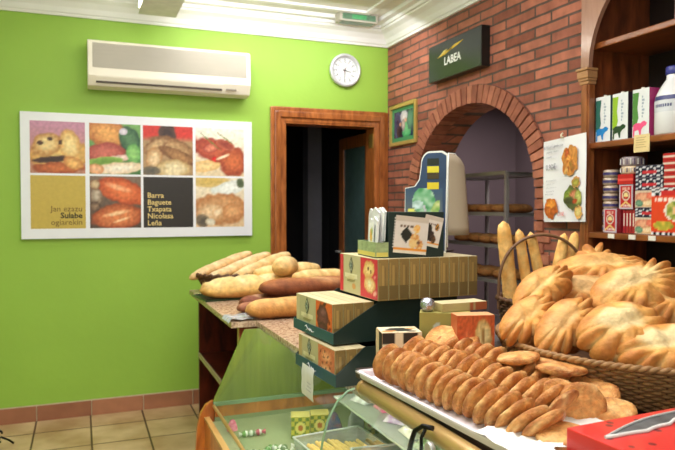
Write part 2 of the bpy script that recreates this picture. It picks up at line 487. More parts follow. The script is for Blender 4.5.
def granite_mat():
    m, nt, b = base_mat('granite'); N, L = nt.nodes, nt.links
    tc = N.new('ShaderNodeTexCoord')
    vo = N.new('ShaderNodeTexVoronoi'); vo.inputs['Scale'].default_value = 120
    no = N.new('ShaderNodeTexNoise'); no.inputs['Scale'].default_value = 60; no.inputs['Detail'].default_value = 6
    L.new(tc.outputs['Object'], vo.inputs['Vector']); L.new(tc.outputs['Object'], no.inputs['Vector'])
    mx = N.new('ShaderNodeMix'); mx.data_type = 'FLOAT'; mx.inputs[0].default_value = .6
    L.new(vo.outputs['Color'], mx.inputs[2]); L.new(no.outputs['Fac'], mx.inputs[3])
    cr = N.new('ShaderNodeValToRGB')
    cr.color_ramp.elements[0].position = .3; cr.color_ramp.elements[0].color = lin((128,102,84)) + (1,)
    cr.color_ramp.elements[1].position = .62; cr.color_ramp.elements[1].color = lin((206,180,152)) + (1,)
    e = cr.color_ramp.elements.new(.45); e.color = lin((180,146,120)) + (1,)
    L.new(mx.outputs[0], cr.inputs['Fac']); L.new(cr.outputs[0], b.inputs['Base Color'])
    b.inputs['Roughness'].default_value = .25
    return m
GRAN = granite_mat()

# ------------------------------------------------------------------ the room
XB, YW = 2.25, 4.634            # brick wall plane, green wall plane
CZ = 2.80
XL, YF = -1.7, -1.7
def struct(name, m, mat, **k): return m.build(name, mat, kind='structure', **k)

struct('floor', M().box((XL,YF,-.06), (4.6,7.2,0)), TILE)
struct('ceiling', M().box((XL-.1,YF-.1,CZ), (XB+.02,YW+.02,CZ+.08)), CEIL)
DX0, DX1, DZ = 1.393, 2.150, 2.035
w = M(); T = .14
w.box((XL,YW,0), (DX0,YW+T,CZ)); w.box((DX1,YW,0), (XB+.3,YW+T,CZ)); w.box((DX0,YW,DZ), (DX1,YW+T,CZ))
struct('wall_back', w, GREENP, weld=False)
struct('wall_left', M().box((XL-.1,YF,0), (XL,YW,CZ)), GREENP)
struct('wall_front', M().box((XL-.1,YF-.1,0), (4.6,YF,CZ)), pm('cream_plaster', (226,220,200), rough=.8, var=.03, scale=2))

# brick wall with the arched opening
AC, AH, AS, AR = 3.482, .658, 1.50, .54           # centre, half width, spring height, rise
TH = .25; Y0 = 2.44
def archpt(t, ex=0., ez=0.): return (AC + (AH+ex)*math.cos(t), AS + (AR+ez)*math.sin(t))
w = M(); n = 40
pts = [archpt(PI*i/n) for i in range(n+1)]        # from right jamb (far Y) ... near Y
for X, fl in ((XB, 0), (XB+TH, 1)):
    for i in range(n):
        (ya, za), (yb, zb) = pts[i], pts[i+1]
        w._add([(X,ya,za),(X,yb,zb),(X,yb,CZ),(X,ya,CZ)], [(0,1,2,3)])
    w._add([(X,AC+AH,0),(X,YW,0),(X,YW,CZ),(X,AC+AH,CZ)], [(0,1,2,3)])
    w._add([(X,Y0,0),(X,AC-AH,0),(X,AC-AH,CZ),(X,Y0,CZ)], [(0,1,2,3)])
full = [(AC+AH,0)] + pts + [(AC-AH,0)]
for (ya, za), (yb, zb) in zip(full[:-1], full[1:]):
    w._add([(XB,ya,za),(XB,yb,zb),(XB+TH,yb,zb),(XB+TH,ya,za)], [(0,1,2,3)])
w._add([(XB,Y0,0),(XB+TH,Y0,0),(XB+TH,Y0,CZ),(XB,Y0,CZ)], [(0,1,2,3)])
struct('wall_right', w, BRICK, weld=False)
# the ring of header bricks over the arch, and its mortar bed
w = M(); NB = 38; r2 = random.Random(3)
bed = M(); bp = []
for i in range(n+1): bp.append((archpt(PI*i/n, .001, .001), archpt(PI*i/n, .116, .108)))
for (a, b), (c, d) in zip(bp[:-1], bp[1:]):
    bed._add([(XB-.006,a[0],a[1]),(XB-.006,c[0],c[1]),(XB-.006,d[0],d[1]),(XB-.006,b[0],b[1])], [(0,1,2,3)])
for k in range(NB):
    t0, t1 = PI*(k+.09)/NB, PI*(k+.91)/NB
    q = [archpt(t0,-.004,-.004), archpt(t1,-.004,-.004), archpt(t1,.112,.104), archpt(t0,.112,.104)]
    col = mixc((186,118,92), (144,82,62), r2.random()); d = .016 + .006*r2.random()
    vs = [(XB-d,y,z) for y,z in q] + [(XB+.10,y,z) for y,z in q]
    w._add(vs, [(0,1,2,3),(7,6,5,4),(0,4,5,1),(1,5,6,2),(2,6,7,3),(3,7,4,0)], col)
for side in (-1, 1):                               # the two piers under the ring carry on in headers
    for k in range(26):
        z0 = AS - .058*(k+1) + .004; z1 = AS - .058*k - .004
        if z0 < 0: break
        ya, yb = AC + side*(AH-.004), AC + side*(AH+.112 - (.05 if k % 2 else 0))
        col = mixc((182,114,88), (140,78,58), r2.random()); d = .010 + .005*r2.random()
        w.box((XB-d, min(ya,yb), z0), (XB+.10, max(ya,yb), z1), col)
struct('trim_1', w, BRICKV, weld=False, bev=0)
struct('trim_2', bed, MORTAR, weld=False)

# cornice: a stepped moulding along both walls
def cornice(name, length_axis, a, b):
    prof = [(0,2.64),(.016,2.64),(.022,2.655),(.03,2.66),(.045,2.69),(.075,2.72),(.11,2.738),(.115,2.75),(.128,2.752),(.132,2.772),(.175,2.776),(.18,2.80),(0,2.80)]
    g = M()
    vs = []
    for d, z in prof:
        if length_axis == 'x': vs.append(((a,YW-d,z),(b-d,YW-d,z)))
        else: vs.append(((XB-d,a,z),(XB-d,b-d,z)))
    P = [p[0] for p in vs] + [p[1] for p in vs]; k = len(prof)
    g._add(P, [(i,(i+1)%k,k+(i+1)%k,k+i) for i in range(k)] + [list(range(k)), list(range(k,2*k))[::-1]])
    return struct(name, g, CORN)
cornice('trim_3', 'x', XL, XB)
cornice('trim_4', 'y', YF, YW)
# a raised plaster border a little further in
struct('trim_5', M().box((XL,YW-.34,2.785),(XB-.29,YW-.29,2.802)).box((XB-.34,YF,2.785),(XB-.29,YW-.34,2.802)), CORN, bev=.005)

# skirting tiles
g = M(); x = -.285 - .335*5; r3 = random.Random(5)
while x < 1.28:
    x1 = min(x+.335, 1.29)
    g.box((max(x,XL)+.003,YW-.012,0), (x1-.003,YW-.0005,.1), mixc((176,118,88), (156,100,74), r3.random()))
    x += .335
struct('baseboard_back', g, pm('skirting_tile', (255,255,255), rough=.45, var=.12, scale=9, attr=True), bev=.002)
struct('trim_6', M().box((XL,YW-.008,.1),(1.29,YW-.0005,.106)).box((XL,YW-.005,0),(1.29,YW-.0004,.1)), pm('pale_grout', (196,178,150), rough=.9, var=.1, scale=30))

# doorway with moulded wooden frame, dark room behind it
d = bpy.data.objects.new('door_1', None); COL.objects.link(d); d['kind'] = 'structure'
OX0, OX1, OZ = 1.292, 2.246, 2.132
def casing(e0, e1, dep):
    g = M()
    g.box((OX0+e0,YW-dep,0),(OX0+e1,YW-.0002,OZ-e0)); g.box((OX1-e1,YW-dep,0),(OX1-e0,YW-.0002,OZ-e0)); g.box((OX0+e1,YW-dep,OZ-e1),(OX1-e1,YW-.0002,OZ-e0))
    return g
casing(0, .030, .020).build('door_frame', DOORW, d, bev=.005)
casing(.0302, .074, .030).build('door_frame', DOORW, d, bev=.007)
casing(.0742, .104, .016).build('door_frame', DOORW, d, bev=.004)
M().box((DX0-.001,YW-.012,0),(DX0+.02,YW+T+.01,DZ-.02)).box((DX1-.02,YW-.012,0),(DX1+.001,YW+T+.01,DZ-.02)).box((DX0,YW-.012,DZ-.02),(DX1,YW+T+.01,DZ+.001)).build('door_jamb', DOORW, d, bev=.003)
M().box((DX1-.024,YW+.01,1.86),(DX1-.0202,YW+.09,1.97)).build('hinge_plate', pm('brass_plate', (196,160,84), rough=.3, metal=.8), d)
# the leaf stands open into the dark room
lf = M().box((2.165,4.80,0.01),(2.20,4.88,2.0)).box((2.165,5.36,0.01),(2.20,5.46,2.0)).box((2.165,4.88,1.9),(2.20,5.36,2.0)).box((2.165,4.88,.01),(2.20,5.36,.25)).box((2.165,4.88,.85),(2.20,5.36,.95)).build('door_leaf', DOORW, d, bev=.004)
M().box((2.176,4.88,.25),(2.188,5.36,1.9)).build('door_glass', pm('dim_teal_glass', (70,92,92), rough=.25, var=.1), d)
h = M().tube([(2.165,5.41,1.0),(2.12,5.41,1.0),(2.11,5.40,1.0),(2.11,5.31,1.0)], .008).build('door_handle', STEEL, d)
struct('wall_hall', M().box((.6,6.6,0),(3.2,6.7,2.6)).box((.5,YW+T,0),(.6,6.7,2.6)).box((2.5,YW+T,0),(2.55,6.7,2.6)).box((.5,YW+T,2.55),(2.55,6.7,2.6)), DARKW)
struct('wall_passage', M().box((2.02,5.9,0),(2.16,6.05,2.5)), pm('grey_plaster', (112,112,120), rough=.9, var=.05))

# the back room behind the arch
BX = XB + TH
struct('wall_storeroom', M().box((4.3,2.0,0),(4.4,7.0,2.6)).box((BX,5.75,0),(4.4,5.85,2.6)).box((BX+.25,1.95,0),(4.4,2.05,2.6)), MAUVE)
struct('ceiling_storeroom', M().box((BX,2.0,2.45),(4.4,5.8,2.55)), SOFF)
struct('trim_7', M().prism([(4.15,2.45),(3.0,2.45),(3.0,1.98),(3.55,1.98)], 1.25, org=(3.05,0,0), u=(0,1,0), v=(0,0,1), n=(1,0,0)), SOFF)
# ------------------------------------------------------------------ green wall: air conditioner, bakery panel, clock
t = thing('air_conditioner', 'long cream wall-mounted air conditioner above the bakery picture panel', 'air conditioner', (.046,YW-.001,2.168))
L, H_, Dp = 1.064, .305, .165
prof = [(0,0.03),(0,H_),(-Dp*.82,H_),(-Dp*.93,H_-.012),(-Dp,.12),(-Dp,.075),(-Dp*.80,.012),(-Dp*.25,0)]
M().prism([(a,b) for a,b in prof], L, org=(0,0,0), u=(0,1,0), v=(0,0,1), n=(1,0,0)).build('casing', WHITEP, t, bev=.006)
g = M()
def acp(x0,x1,z0,z1,off,mat,name):
    def yy(z): return -Dp*.93 - (H_-.012-z)/(H_-.012-.12)*Dp*.07
    q = M()._add([(x0,yy(z0)-off,z0),(x1,yy(z0)-off,z0),(x1,yy(z1)-off,z1),(x0,yy(z1)-off,z1),(x0,yy(z0)+.004,z0),(x1,yy(z0)+.004,z0),(x1,yy(z1)+.004,z1),(x0,yy(z1)+.004,z1)],
        [(0,1,2,3),(7,6,5,4),(0,4,5,1),(1,5,6,2),(2,6,7,3),(3,7,4,0)])
    return q.build(name, mat, t, bev=.001)
acp(.03, L-.03, .125, .285, .003, GREYGR, 'front_grille')
q = M()
for k in range(22): 
    z = .131 + k*.0069
    def yy(z): return -Dp*.93 - (H_-.012-z)/(H_-.012-.12)*Dp*.07
    q.box((.034,yy(z)-.0045,z),(L-.034,yy(z)-.0028,z+.0025))
q.build('grille_slats', pm('slat_beige', (184,178,164), rough=.5, var=.03), t)
M().box((.05,-Dp*.93,.030),(L-.20,-Dp*.86,.042)).build('air_outlet', pm('outlet_dark', (58,46,34), rough=.6, var=.1), t)
M().prism([(-Dp*.99,.066),(-Dp*1.0,.074),(-Dp*.84,.022),(-Dp*.83,.016)], L-.24, org=(.05,0,0), u=(0,1,0), v=(0,0,1), n=(1,0,0)).build('flap', WHITEP, t, bev=.001)
M().box((L-.17,-Dp*.94,.034),(L-.10,-Dp*.88,.044)).build('indicator_panel', pm('indicator_grey', (120,112,100), rough=.3), t)

t = thing('bakery_picture_board', 'wide white panel of bread photographs hung below the air conditioner', 'picture panel', (-.359,YW-.001,1.19))
PW, PH = 1.509, .818
M().box((0,-.028,0),(PW,0,PH)).build('board', pm('white_board', (234,236,244), rough=.4, var=.02), t, bev=.002)
O = Vector((0,-.0282,0)); U, V = (1,0,0), (0,0,1)
tx = [(.056,.386),(.412,.737),(.753,1.087),(1.106,1.449)]; tz = [(.066,.412),(.426,.762)]
def tile(ix, iz, f): 
    (a,b),(c,e) = tx[ix], tz[iz]
    return paint('photo', t, PRINT, O + Vector((a,0,c)), U, V, b-a, e-c, f, n=44)
tile(0,1, blobs(lambda s,q: mixc((186,132,110),(196,140,168),q*1.3-.2), [(.55,.35,.6,.3,.1,(232,196,120),(196,140,70)),(.3,.55,.28,.22,.4,(238,212,150),(180,120,60)),(.72,.55,.2,.3,.2,(244,220,156),(206,150,80)),(.18,.58,.06,.04,0,(60,36,24),(90,50,30)),(.36,.66,.05,.04,0,(70,40,26),(90,50,30)),(.55,.6,.04,.05,0,(74,44,28),(100,60,30)),(.4,.27,.36,.06,.1,(52,30,24),(80,48,34)),(.5,.1,.46,.11,0,(206,112,58),(150,66,30)),(.78,.2,.2,.12,-.4,(236,186,110),(190,120,60))], 1))
tile(1,1, blobs(lambda s,q: mixc((70,120,66),(120,170,96),q), [(.36,.8,.46,.3,-.35,(232,170,96),(170,92,44)),(.3,.42,.42,.2,.15,(206,110,96),(150,60,52)),(.5,.3,.4,.07,.2,(248,226,220),(214,160,150)),(.3,.24,.36,.1,.1,(110,150,60),(150,190,90)),(.78,.7,.2,.26,.4,(86,130,88),(40,76,56)),(.66,.85,.08,.07,0,(236,230,240),(200,190,210)),(.86,.42,.14,.2,0,(150,206,120),(96,160,84)),(.56,.12,.5,.12,.1,(246,236,220),(226,196,160)),(.12,.1,.16,.1,0,(240,190,150),(212,140,90))], 2))
tile(2,1, blobs(lambda s,q: mixc((172,140,102),(206,56,48),(q-.68)/.12), [(.48,.86,.18,.2,0,(60,44,44),(96,64,52)),(.6,.55,.5,.2,-.35,(196,158,112),(126,84,52)),(.25,.6,.3,.12,.6,(206,172,126),(130,90,58)),(.7,.4,.4,.12,-.4,(176,130,84),(112,72,44)),(.22,.33,.16,.24,-.2,(232,206,164),(180,130,84)),(.6,.12,.34,.2,.1,(236,222,184),(190,158,104)),(.15,.08,.2,.1,0,(96,92,84),(130,112,90))], 3))
tile(3,1, blobs(lambda s,q: mixc((226,206,170),(246,236,224),q), [(.45,.5,.55,.24,-.35,(196,96,66),(150,52,40)),(.78,.3,.3,.3,.2,(206,110,66),(146,60,40)),(.3,.58,.16,.1,.2,(226,140,110),(160,60,50)),(.62,.66,.2,.1,-.4,(140,56,46),(196,110,80)),(.38,.34,.05,.07,0,(226,40,34),(180,30,28)),(.3,.72,.3,.012,-.7,(110,140,60),(90,110,50)),(.6,.8,.22,.012,-.6,(120,150,70),(90,110,50)),(.2,.2,.3,.12,.1,(240,208,150),(222,180,116)),(.55,.4,.16,.03,.4,(250,226,200),(220,170,130))], 4))
tile(0,0, blobs((196,170,76), [], 5, .02))
tile(1,0, blobs(lambda s,q: mixc((84,66,56),(126,106,90),q), [(.62,.72,.5,.24,-.3,(232,124,70),(176,70,34)),(.56,.78,.3,.06,-.3,(244,176,130),(226,124,76)),(.55,.22,.52,.24,.05,(226,136,84),(160,72,38)),(.5,.28,.3,.05,.2,(246,206,160),(220,130,80)),(.62,.16,.2,.03,.3,(248,214,170),(220,130,80)),(.12,.62,.12,.16,.3,(196,180,160),(120,96,78)),(.1,.84,.1,.1,0,(214,190,150),(140,100,70)),(.1,.42,.1,.1,0,(150,120,96),(80,60,48))], 6))
tile(2,0, blobs((46,42,40), [], 7, .04))
tile(3,0, blobs(lambda s,q: mixc((222,190,150),(232,226,206),q), [(.3,.95,.4,.16,0,(206,176,96),(216,190,130)),(.7,.8,.36,.14,.2,(240,244,240),(214,220,216)),(.93,.9,.08,.1,0,(70,86,60),(110,120,90)),(.5,.36,.6,.32,.05,(216,168,120),(176,116,70)),(.3,.3,.3,.2,.2,(236,206,166),(190,140,96)),(.75,.32,.22,.16,.1,(226,172,120),(190,128,80)),(.14,.12,.14,.14,0,(90,82,72),(150,130,106)),(.3,.1,.1,.08,0,(236,230,214),(200,180,150)),(.44,.3,.12,.08,.4,(246,226,192),(214,170,124))], 8))
for k, (s_, b_) in enumerate((('Jan ezazu', 0), ('Sulabe', .0012), ('ogiarekin', 0))):
    text(s_, .052, 'lettering', INKB if k != 1 else INK, t, O + Vector((.366,0,.178 - k*.044)), U, V, 'RIGHT', b_, .0012)
for k, s_ in enumerate(('Barra','Baguete','Txapata','Nicolasa','Leña')):
    text(s_, .050, 'lettering', INKY, t, O + Vector((.778,0,.270 - k*.047)), U, V, 'LEFT', .0006, .0012)

t = thing('wall_clock', 'round silver-rimmed wall clock above the doorway', 'clock', (1.880,YW-.001,2.436))
M().lathe([(.02,0),(.120,0),(.126,-.01),(.126,-.028),(.120,-.036),(.108,-.036),(.100,-.026),(.098,-.012)], 48, axis='y', caps=False).build('rim', ALU, t)
M().lathe([(0,-.013),(.101,-.013)], 48, axis='y', caps=False, smooth=False).build('dial', pm('clock_dial', (222,226,228), rough=.5, var=.02), t)
g = M()
for k in range(60):
    a = 2*PI*k/60; l_ = .016 if k % 5 == 0 else .006; wd = .0022 if k % 5 == 0 else .0009
    ca, sa = math.cos(a), math.sin(a); pts = [(.092,-wd),(.092,wd),(.092-l_,wd),(.092-l_,-wd)]
    g.poly([(x*ca-y*sa, x*sa+y*ca) for x,y in pts], None, (0,-.0136,0), U, V)
g.build('minute_marks', INK, t, weld=False)
for k in range(12):
    a = PI/2 - 2*PI*(k+1)/12
    text(str(k+1), .022, 'numeral', INK, t, (.068*math.cos(a), -.0136, .068*math.sin(a)-.008), U, V, 'CENTER')
def hand(name, ang, ln, wd, mat, y):
    a = PI/2 - ang; ca, sa = math.cos(a), math.sin(a)
    M().poly([(x*ca-y_*sa, x*sa+y_*ca) for x,y_ in ((-.018,-wd),(ln,-wd*.6),(ln,wd*.6),(-.018,wd))], None, (0,y,0), U, V).build(name, mat, t)
hand('hour_hand', R(102), .050, .0034, INK, -.0155); hand('minute_hand', R(182), .078, .0024, INK, -.0165); hand('second_hand', R(25), .07, .0008, INKR, -.0172)
M().lathe([(.006,-.013),(.006,-.019),(0,-.019)], 12, axis='y').build('centre_cap', BLACK, t)

# ceiling: emergency light and lamp
t = thing('emergency_light', 'small green emergency light on the ceiling near the corner', 'emergency light', (1.885,4.40,2.735))
M().box((-.15,-.045,0),(.15,.055,.0648)).build('housing', pm('grey_housing', (168,162,148), rough=.4), t, bev=.006)
M().box((-.13,-.0472,.012),(.13,-.0452,.054)).box((-.13,-.036,-.0012),(.13,.043,.0002)).build('green_lens', pm('green_lens', (88,120,96), rough=.25, var=.25, scale=30), t)
M().box((-.055,-.0486,.018),(.055,-.0474,.048)).build('sign_plate', pm('exit_green', (70,150,96), rough=.3, var=.2, scale=50), t)

t = thing('ceiling_lamp', 'white trough ceiling lamp near the top edge above the air conditioner', 'ceiling lamp', (.475,3.77,2.645))
M().prism([(-.12,0),(.12,0),(.05,.13),(-.05,.13)], 1.3, org=(0,-.65,0), u=(1,0,0), v=(0,0,1), n=(0,1,0)).build('housing', pm('lamp_white', (214,212,206), rough=.45), t, bev=.004)
M().box((-.02,-.05,.13),(.02,.05,.1545)).build('ceiling_mount', WHITEP, t)
for s_ in (-1, 1):
    M().tube([(s_*.105,-.60,.060),(s_*.105,.60,.060)], .013, 12).build('fluorescent_tube', pm('tube_light', (255,250,240), emit=14., var=0), t)
    for e in (-1,1): M().box((s_*.105-.016,e*.60-.012,.02),(s_*.105+.016,e*.60+.012,.078)).build('tube_holder', WHITEP, t)

# brick wall: sign, framed photo, price sheet
t = thing('shop_sign', 'dark green LABEA sign with a yellow wheat emblem on the brick wall', 'sign', (XB-.001,3.568,2.226))
SW, SH = .620, .240
M().box((-.06,-SW/2,0),(0,SW/2,SH)).build('box', pm('sign_case', (20,24,24), rough=.3), t, bev=.002)
O2 = Vector((-.0605,SW/2,0)); U2, V2 = (0,-1,0), (0,0,1)
M().rect(.006,.006,SW-.006,SH-.006,None,O2,U2,V2).build('face', pm('sign_face', (26,33,33), rough=.25, var=.12, scale=3), t)
def ear(name, x, z, l, mat):
    g = M(); g.poly([(x,z),(x+l*.3,z+.012),(x+l*.55,z+.028),(x+l,z+.034),(x+l*.72,z+.016),(x+l*.45,z+.006)], None, O2, U2, V2, .001)
    g.build(name, mat, t)
ear('wheat_emblem', .11, .145, .20, INKG); ear('wheat_emblem', .20, .165, .23, INKG)
ear('wheat_emblem', .13, .150, .11, pm('light_wheat', (240,214,120), rough=.4))
text('LABEA', .070, 'lettering', INKW, t, O2 + Vector((0,-.200,.085)), U2, V2, 'LEFT', .0022, .001, sx=.98)

t = thing('picture_frame', 'small gilt-framed group photograph beside the doorway on the brick wall', 'picture', (XB-.001,4.352,1.862))
FW, FH = .425, .308
def fr(e0,e1,dep,name,mat):
    a,b = FW/2, FH
    g = M(); g.box((-dep,-a+e0,e0),(0,-a+e1,b-e0)); g.box((-dep,a-e1,e0),(0,a-e0,b-e0)); g.box((-dep,-a+e1,e0),(0,a-e1,e1)); g.box((-dep,-a+e1,b-e1),(0,a-e1,b-e0))
    return g.build(name, mat, t, bev=.003)
fr(0,.026,.02,'frame',pm('gilt_frame', (196,164,92), rough=.35, metal=.2, var=.12))
M().box((-.006,-FW/2+.02,.02),(-.0003,FW/2-.02,FH-.02)).build('mount', pm('green_mount', (70,140,92), rough=.6), t)
paint('photo', t, PRINTG, (-.0068,FW/2-.062,.058), U2, V2, FW-.124, FH-.112, blobs((46,54,84), [(.2,.5,.2,.5,0,(40,44,84),(70,84,120)),(.55,.75,.2,.26,.2,(226,222,226),(176,176,190)),(.66,.3,.26,.36,.1,(120,200,140),(70,160,100)),(.5,.45,.1,.22,0,(206,190,180),(140,130,140)),(.86,.6,.16,.4,0,(90,150,120),(60,100,90)),(.3,.22,.16,.22,0,(26,26,38),(52,44,60)),(.34,.5,.06,.08,0,(220,170,140),(180,120,100)),(.62,.62,.07,.08,0,(230,186,160),(190,140,110))], 11), n=40)

t = thing('price_sheet', 'white laminated price sheet with food pictures taped to the brick pier', 'price sheet', (XB-.052,2.548,1.325), rot=(R(-1.5),0,R(-9)))
QW, QH = .372, .412
g = M(); 
for j in range(9):
    for i in range(9):
        pass
vs = []; fs = []
for j in range(13):
    for i in range(9):
        vs.append((-.004 - .006*math.sin(i*.9+j*.3)*(1-j/14), QW/2-QW*i/8, QH*j/12))
for j in range(12):
    for i in range(8): fs.append((j*9+i, j*9+i+1, (j+1)*9+i+1, (j+1)*9+i))
M()._add(vs, fs, None, True).build('paper', pm('laminated_paper', (240,240,246), rough=.25, var=.02, coat=.3), t, weld=False)
O3 = Vector((-.0125,QW/2,0))
def food(cx, cz, rx, rz, items, bgc, seed):
    g = M(); n_, rings = 28, 6; f = blobs(bgc, items, seed, .3, 10); vs = []; vc = []
    for r_ in range(rings+1):
        for i in range(n_):
            a = 2*PI*i/n_; k = r_/rings*(.94 + .34*nz(math.cos(a)*2.2+seed, math.sin(a)*2.2))
            x, z = k*math.cos(a), k*math.sin(a)
            vs.append(O3 + Vector((-.0004, -(cx*1.17 + rx*1.1*x), cz + rz*z))); vc.append(f(.5+.5*x, .5+.5*z))
    g.v = vs; g.vc = vc
    for r_ in range(rings):
        for i in range(n_):
            g.f.append([r_*n_+i, r_*n_+(i+1)%n_, (r_+1)*n_+(i+1)%n_, (r_+1)*n_+i]); g.c.append(None); g.sm.append(False)
    return g.build('food_picture', PRINTG, t, weld=False)
crx = [(.3+.35*((k*37)%10)/10, .2+.6*((k*53)%10)/10, .16, .11, k*1.3, [(240,170,80),(206,96,52),(250,206,120),(150,110,50)][k%4], [(190,96,40),(140,60,30),(220,140,60)][k%3]) for k in range(14)]
food(.215,.295,.070,.078, crx, (206,136,64), 21)
food(.255,.185,.034,.030, [(.5,.5,.4,.3,.3,(180,170,70),(130,120,50))], (210,150,90), 22)
food(.232,.115,.076,.058, [(.3,.6,.4,.3,.3,(140,160,60),(60,84,40)),(.6,.6,.24,.2,0,(220,150,110),(180,90,60)),(.3,.35,.3,.2,0,(60,66,40),(90,100,50)),(.8,.5,.2,.3,0,(196,196,110),(130,140,60)),(.62,.35,.12,.1,0,(206,80,40),(150,50,30))], (90,96,56), 23)
food(.068,.068,.056,.058, [(.5,.65,.4,.3,.3,(250,166,70),(214,116,44)),(.3,.4,.25,.2,0,(226,130,60),(170,84,36)),(.7,.35,.2,.2,0,(206,110,50),(150,70,30))], (196,104,46), 24)
food(.272,.045,.030,.034, [(.5,.5,.4,.3,.3,(236,214,140),(214,176,90))], (226,170,100), 25)
g = M(); r4 = random.Random(9)                     # faint illegible handwriting
def scribble(x0, x1, z, h, dens):
    x = x0
    while x < x1:
        wd = r4.uniform(.003,.008); g.rect(x, z+r4.uniform(-.1,.1)*h, x+wd*.35, z+h*r4.uniform(.6,1), None, O3, U2, V2, .0006); 
        g.rect(x, z+h*r4.uniform(.1,.7), x+wd, z+h*r4.uniform(.1,.7)+.0012, None, O3, U2, V2, .0006); x += wd + dens
scribble(.02,.12,.366,.026,.004); scribble(.125,.19,.370,.014,.004); scribble(.045,.10,.345,.012,.003); scribble(.105,.155,.348,.008,.003); scribble(.045,.09,.322,.010,.003)
for k in range(4): scribble(.04,.13-.02*(k%2),.205-.018*k,.006,.004)
scribble(.03,.10,.135,.008,.003)
g.build('handwriting', pm('pale_ink', (150,152,166), rough=.7), t, weld=False)
text('0,90€', .040, 'lettering', pm('grey_ink', (120,122,136), rough=.7), t, O3 + Vector((0,-.035,.262)), U2, V2, 'LEFT', .0002, .0008)
text('1,30€', .026, 'lettering', INKR, t, O3 + Vector((0,-.138,.030)), U2, V2, 'LEFT', .0002, .0008)
M().tube([(-.006,.0,QH+.004),(-.016,0,QH-.002),(-.018,0,QH+.012),(-.008,0,QH+.022)], .005, 8).build('hook', pm('cream_hook', (236,220,190), rough=.4), t)
# ------------------------------------------------------------------ wooden bookcase at the end of the brick wall
FX, BKX, SY1, SY0 = 2.20, 2.60, 2.44, .6         # front plane, back, far side, near side
t = thing('wooden_bookcase', 'tall varnished wooden shelf unit with an arched front beside the brick wall', 'shelf unit', (0,0,0))
M().box((FX+.01,SY1-.03,0),(BKX,SY1-.002,CZ-.01)).build('side_panel', BOOKW, t, bev=.002)
M().box((FX+.01,SY0,0),(BKX,SY0+.03,CZ-.01)).build('side_panel', BOOKW, t, bev=.002)
M().box((BKX-.02,SY0+.03,0),(BKX,SY1-.03,CZ-.01)).build('back_panel', pm('dark_back_board', (34,18,14), rough=.6, var=.2, stretch=(8,8,1)), t)
# slim pilaster with capital
M().box((FX-.006,SY1-.050,0),(FX+.03,SY1+.002,1.968)).box((FX-.012,SY1-.042,.0),(FX-.005,SY1-.006,1.968)).build('pilaster', wood_mat('pilaster_wood', (112,58,28), (168,100,54), (5,5,1)), t, bev=.004)
cp = M()
for z0, z1, o in ((1.968,1.984,.002),(1.984,1.996,.008),(1.996,2.030,.013),(2.030,2.042,.020)): cp.box((FX-.012-o,SY1-.052-o*.6,z0),(FX+.034,SY1+.004+o*.4,z1))
cp.build('capital', pm('pale_wood_capital', (176,128,86), rough=.35, coat=.4, var=.12, stretch=(2,2,14)), t, bev=.003)
# arched fascia: straight outer edge, curved inner edge
n = 22; ar = []
for i in range(n+1):
    a = PI/2*i/n; ar.append((SY1-.052-.46*(1-math.cos(a)), 2.042 + .44*math.sin(a)))
g = M(); top = 2.79
for i in range(n):
    (ya,za),(yb,zb) = ar[i], ar[i+1]
    pts = [(SY1+.002 if False else ya, za),(yb,zb),(yb,top),(ya,top)]
    g.prism(pts, .022, org=(FX-.012,0,0), u=(0,1,0), v=(0,0,1), n=(1,0,0))
g.prism([(SY1-.052,2.042),(SY1-.002,2.042),(SY1-.002,top),(SY1-.052,top)], .022, org=(FX-.012,0,0), u=(0,1,0), v=(0,0,1), n=(1,0,0))
g.prism([(SY0,2.482),(SY1-.512,2.482),(SY1-.512,top),(SY0,top)], .022, org=(FX-.012,0,0), u=(0,1,0), v=(0,0,1), n=(1,0,0))
g.build('arched_fascia', pm('glossy_fascia', (164,120,100), rough=.16, coat=.9, var=.08, stretch=(1,6,1)), t)
for z, x in ((2.158,FX+.03),(1.695,FX),(1.282,FX),(.84,FX)):
    M().box((x,SY0+.03,z-.028),(BKX-.02,SY1-.03,z)).build('shelf', SHELFW, t, bev=.005)
M().box((FX,SY0+.03,.1),(FX+.02,SY1-.03,.8)).build('lower_door', BOOKW, t, bev=.003)

UF, VF = (0,-1,0), (0,0,1)                        # a front that looks towards -X
Z2, Z3 = 1.6955, 1.2825
# three drink cartons with an animal silhouette
def carton(y, label, c_top, c_an, c_side):
    t = thing('drink_carton', label, 'carton', (FX+.035,y,Z2), group='drink cartons on the upper shelf')
    Wc, Dc, Hc = .090, .09, .209
    M().box((0,-Wc/2,0),(Dc,Wc/2,Hc), cols=[(220,220,220),(225,225,228),c_side,(210,210,210),c_top,(232,234,238)]).build('carton', PRINTG, t, bev=.002)
    o = Vector((-.0006,Wc/2,0))
    g = M(); g.poly([(.002,.05),(.022,.05),(.034,.085),(.028,.13),(.036,.194),(.002,.194)], c_top, o, UF, VF); g.build('colour_panel', PRINTG, t)
    g = M()
    g.poly([(.004,.006),(.012,.006),(.014,.03),(.034,.034),(.040,.012),(.048,.010),(.050,.034),(.062,.046),(.074,.050),(.080,.060),(.070,.068),(.060,.070),(.046,.062),(.022,.064),(.006,.056)], c_an, o, UF, VF, .0006)
    g.build('animal_print', PRINTG, t)
    g = M()
    for k in range(7): g.rect(.052,.085+k*.014,.058+.008*((k*7)%3)/2,.094+k*.014,(168,180,196),o,UF,VF,.0006)
    g.build('small_print', PRINTG, t)
    M().lathe([(.008,0),(.008,.010),(0,.010)], 14, c=(.03,.015,Hc)).build('screw_cap', WHITEP, t)
carton(2.345, 'blue and white drink carton at the pilaster end of the upper shelf', (46,108,96), (36,132,204), (70,90,110))
carton(2.243, 'lime green and white drink carton between the blue and pink cartons', (150,190,50), (44,72,48), (60,40,62))
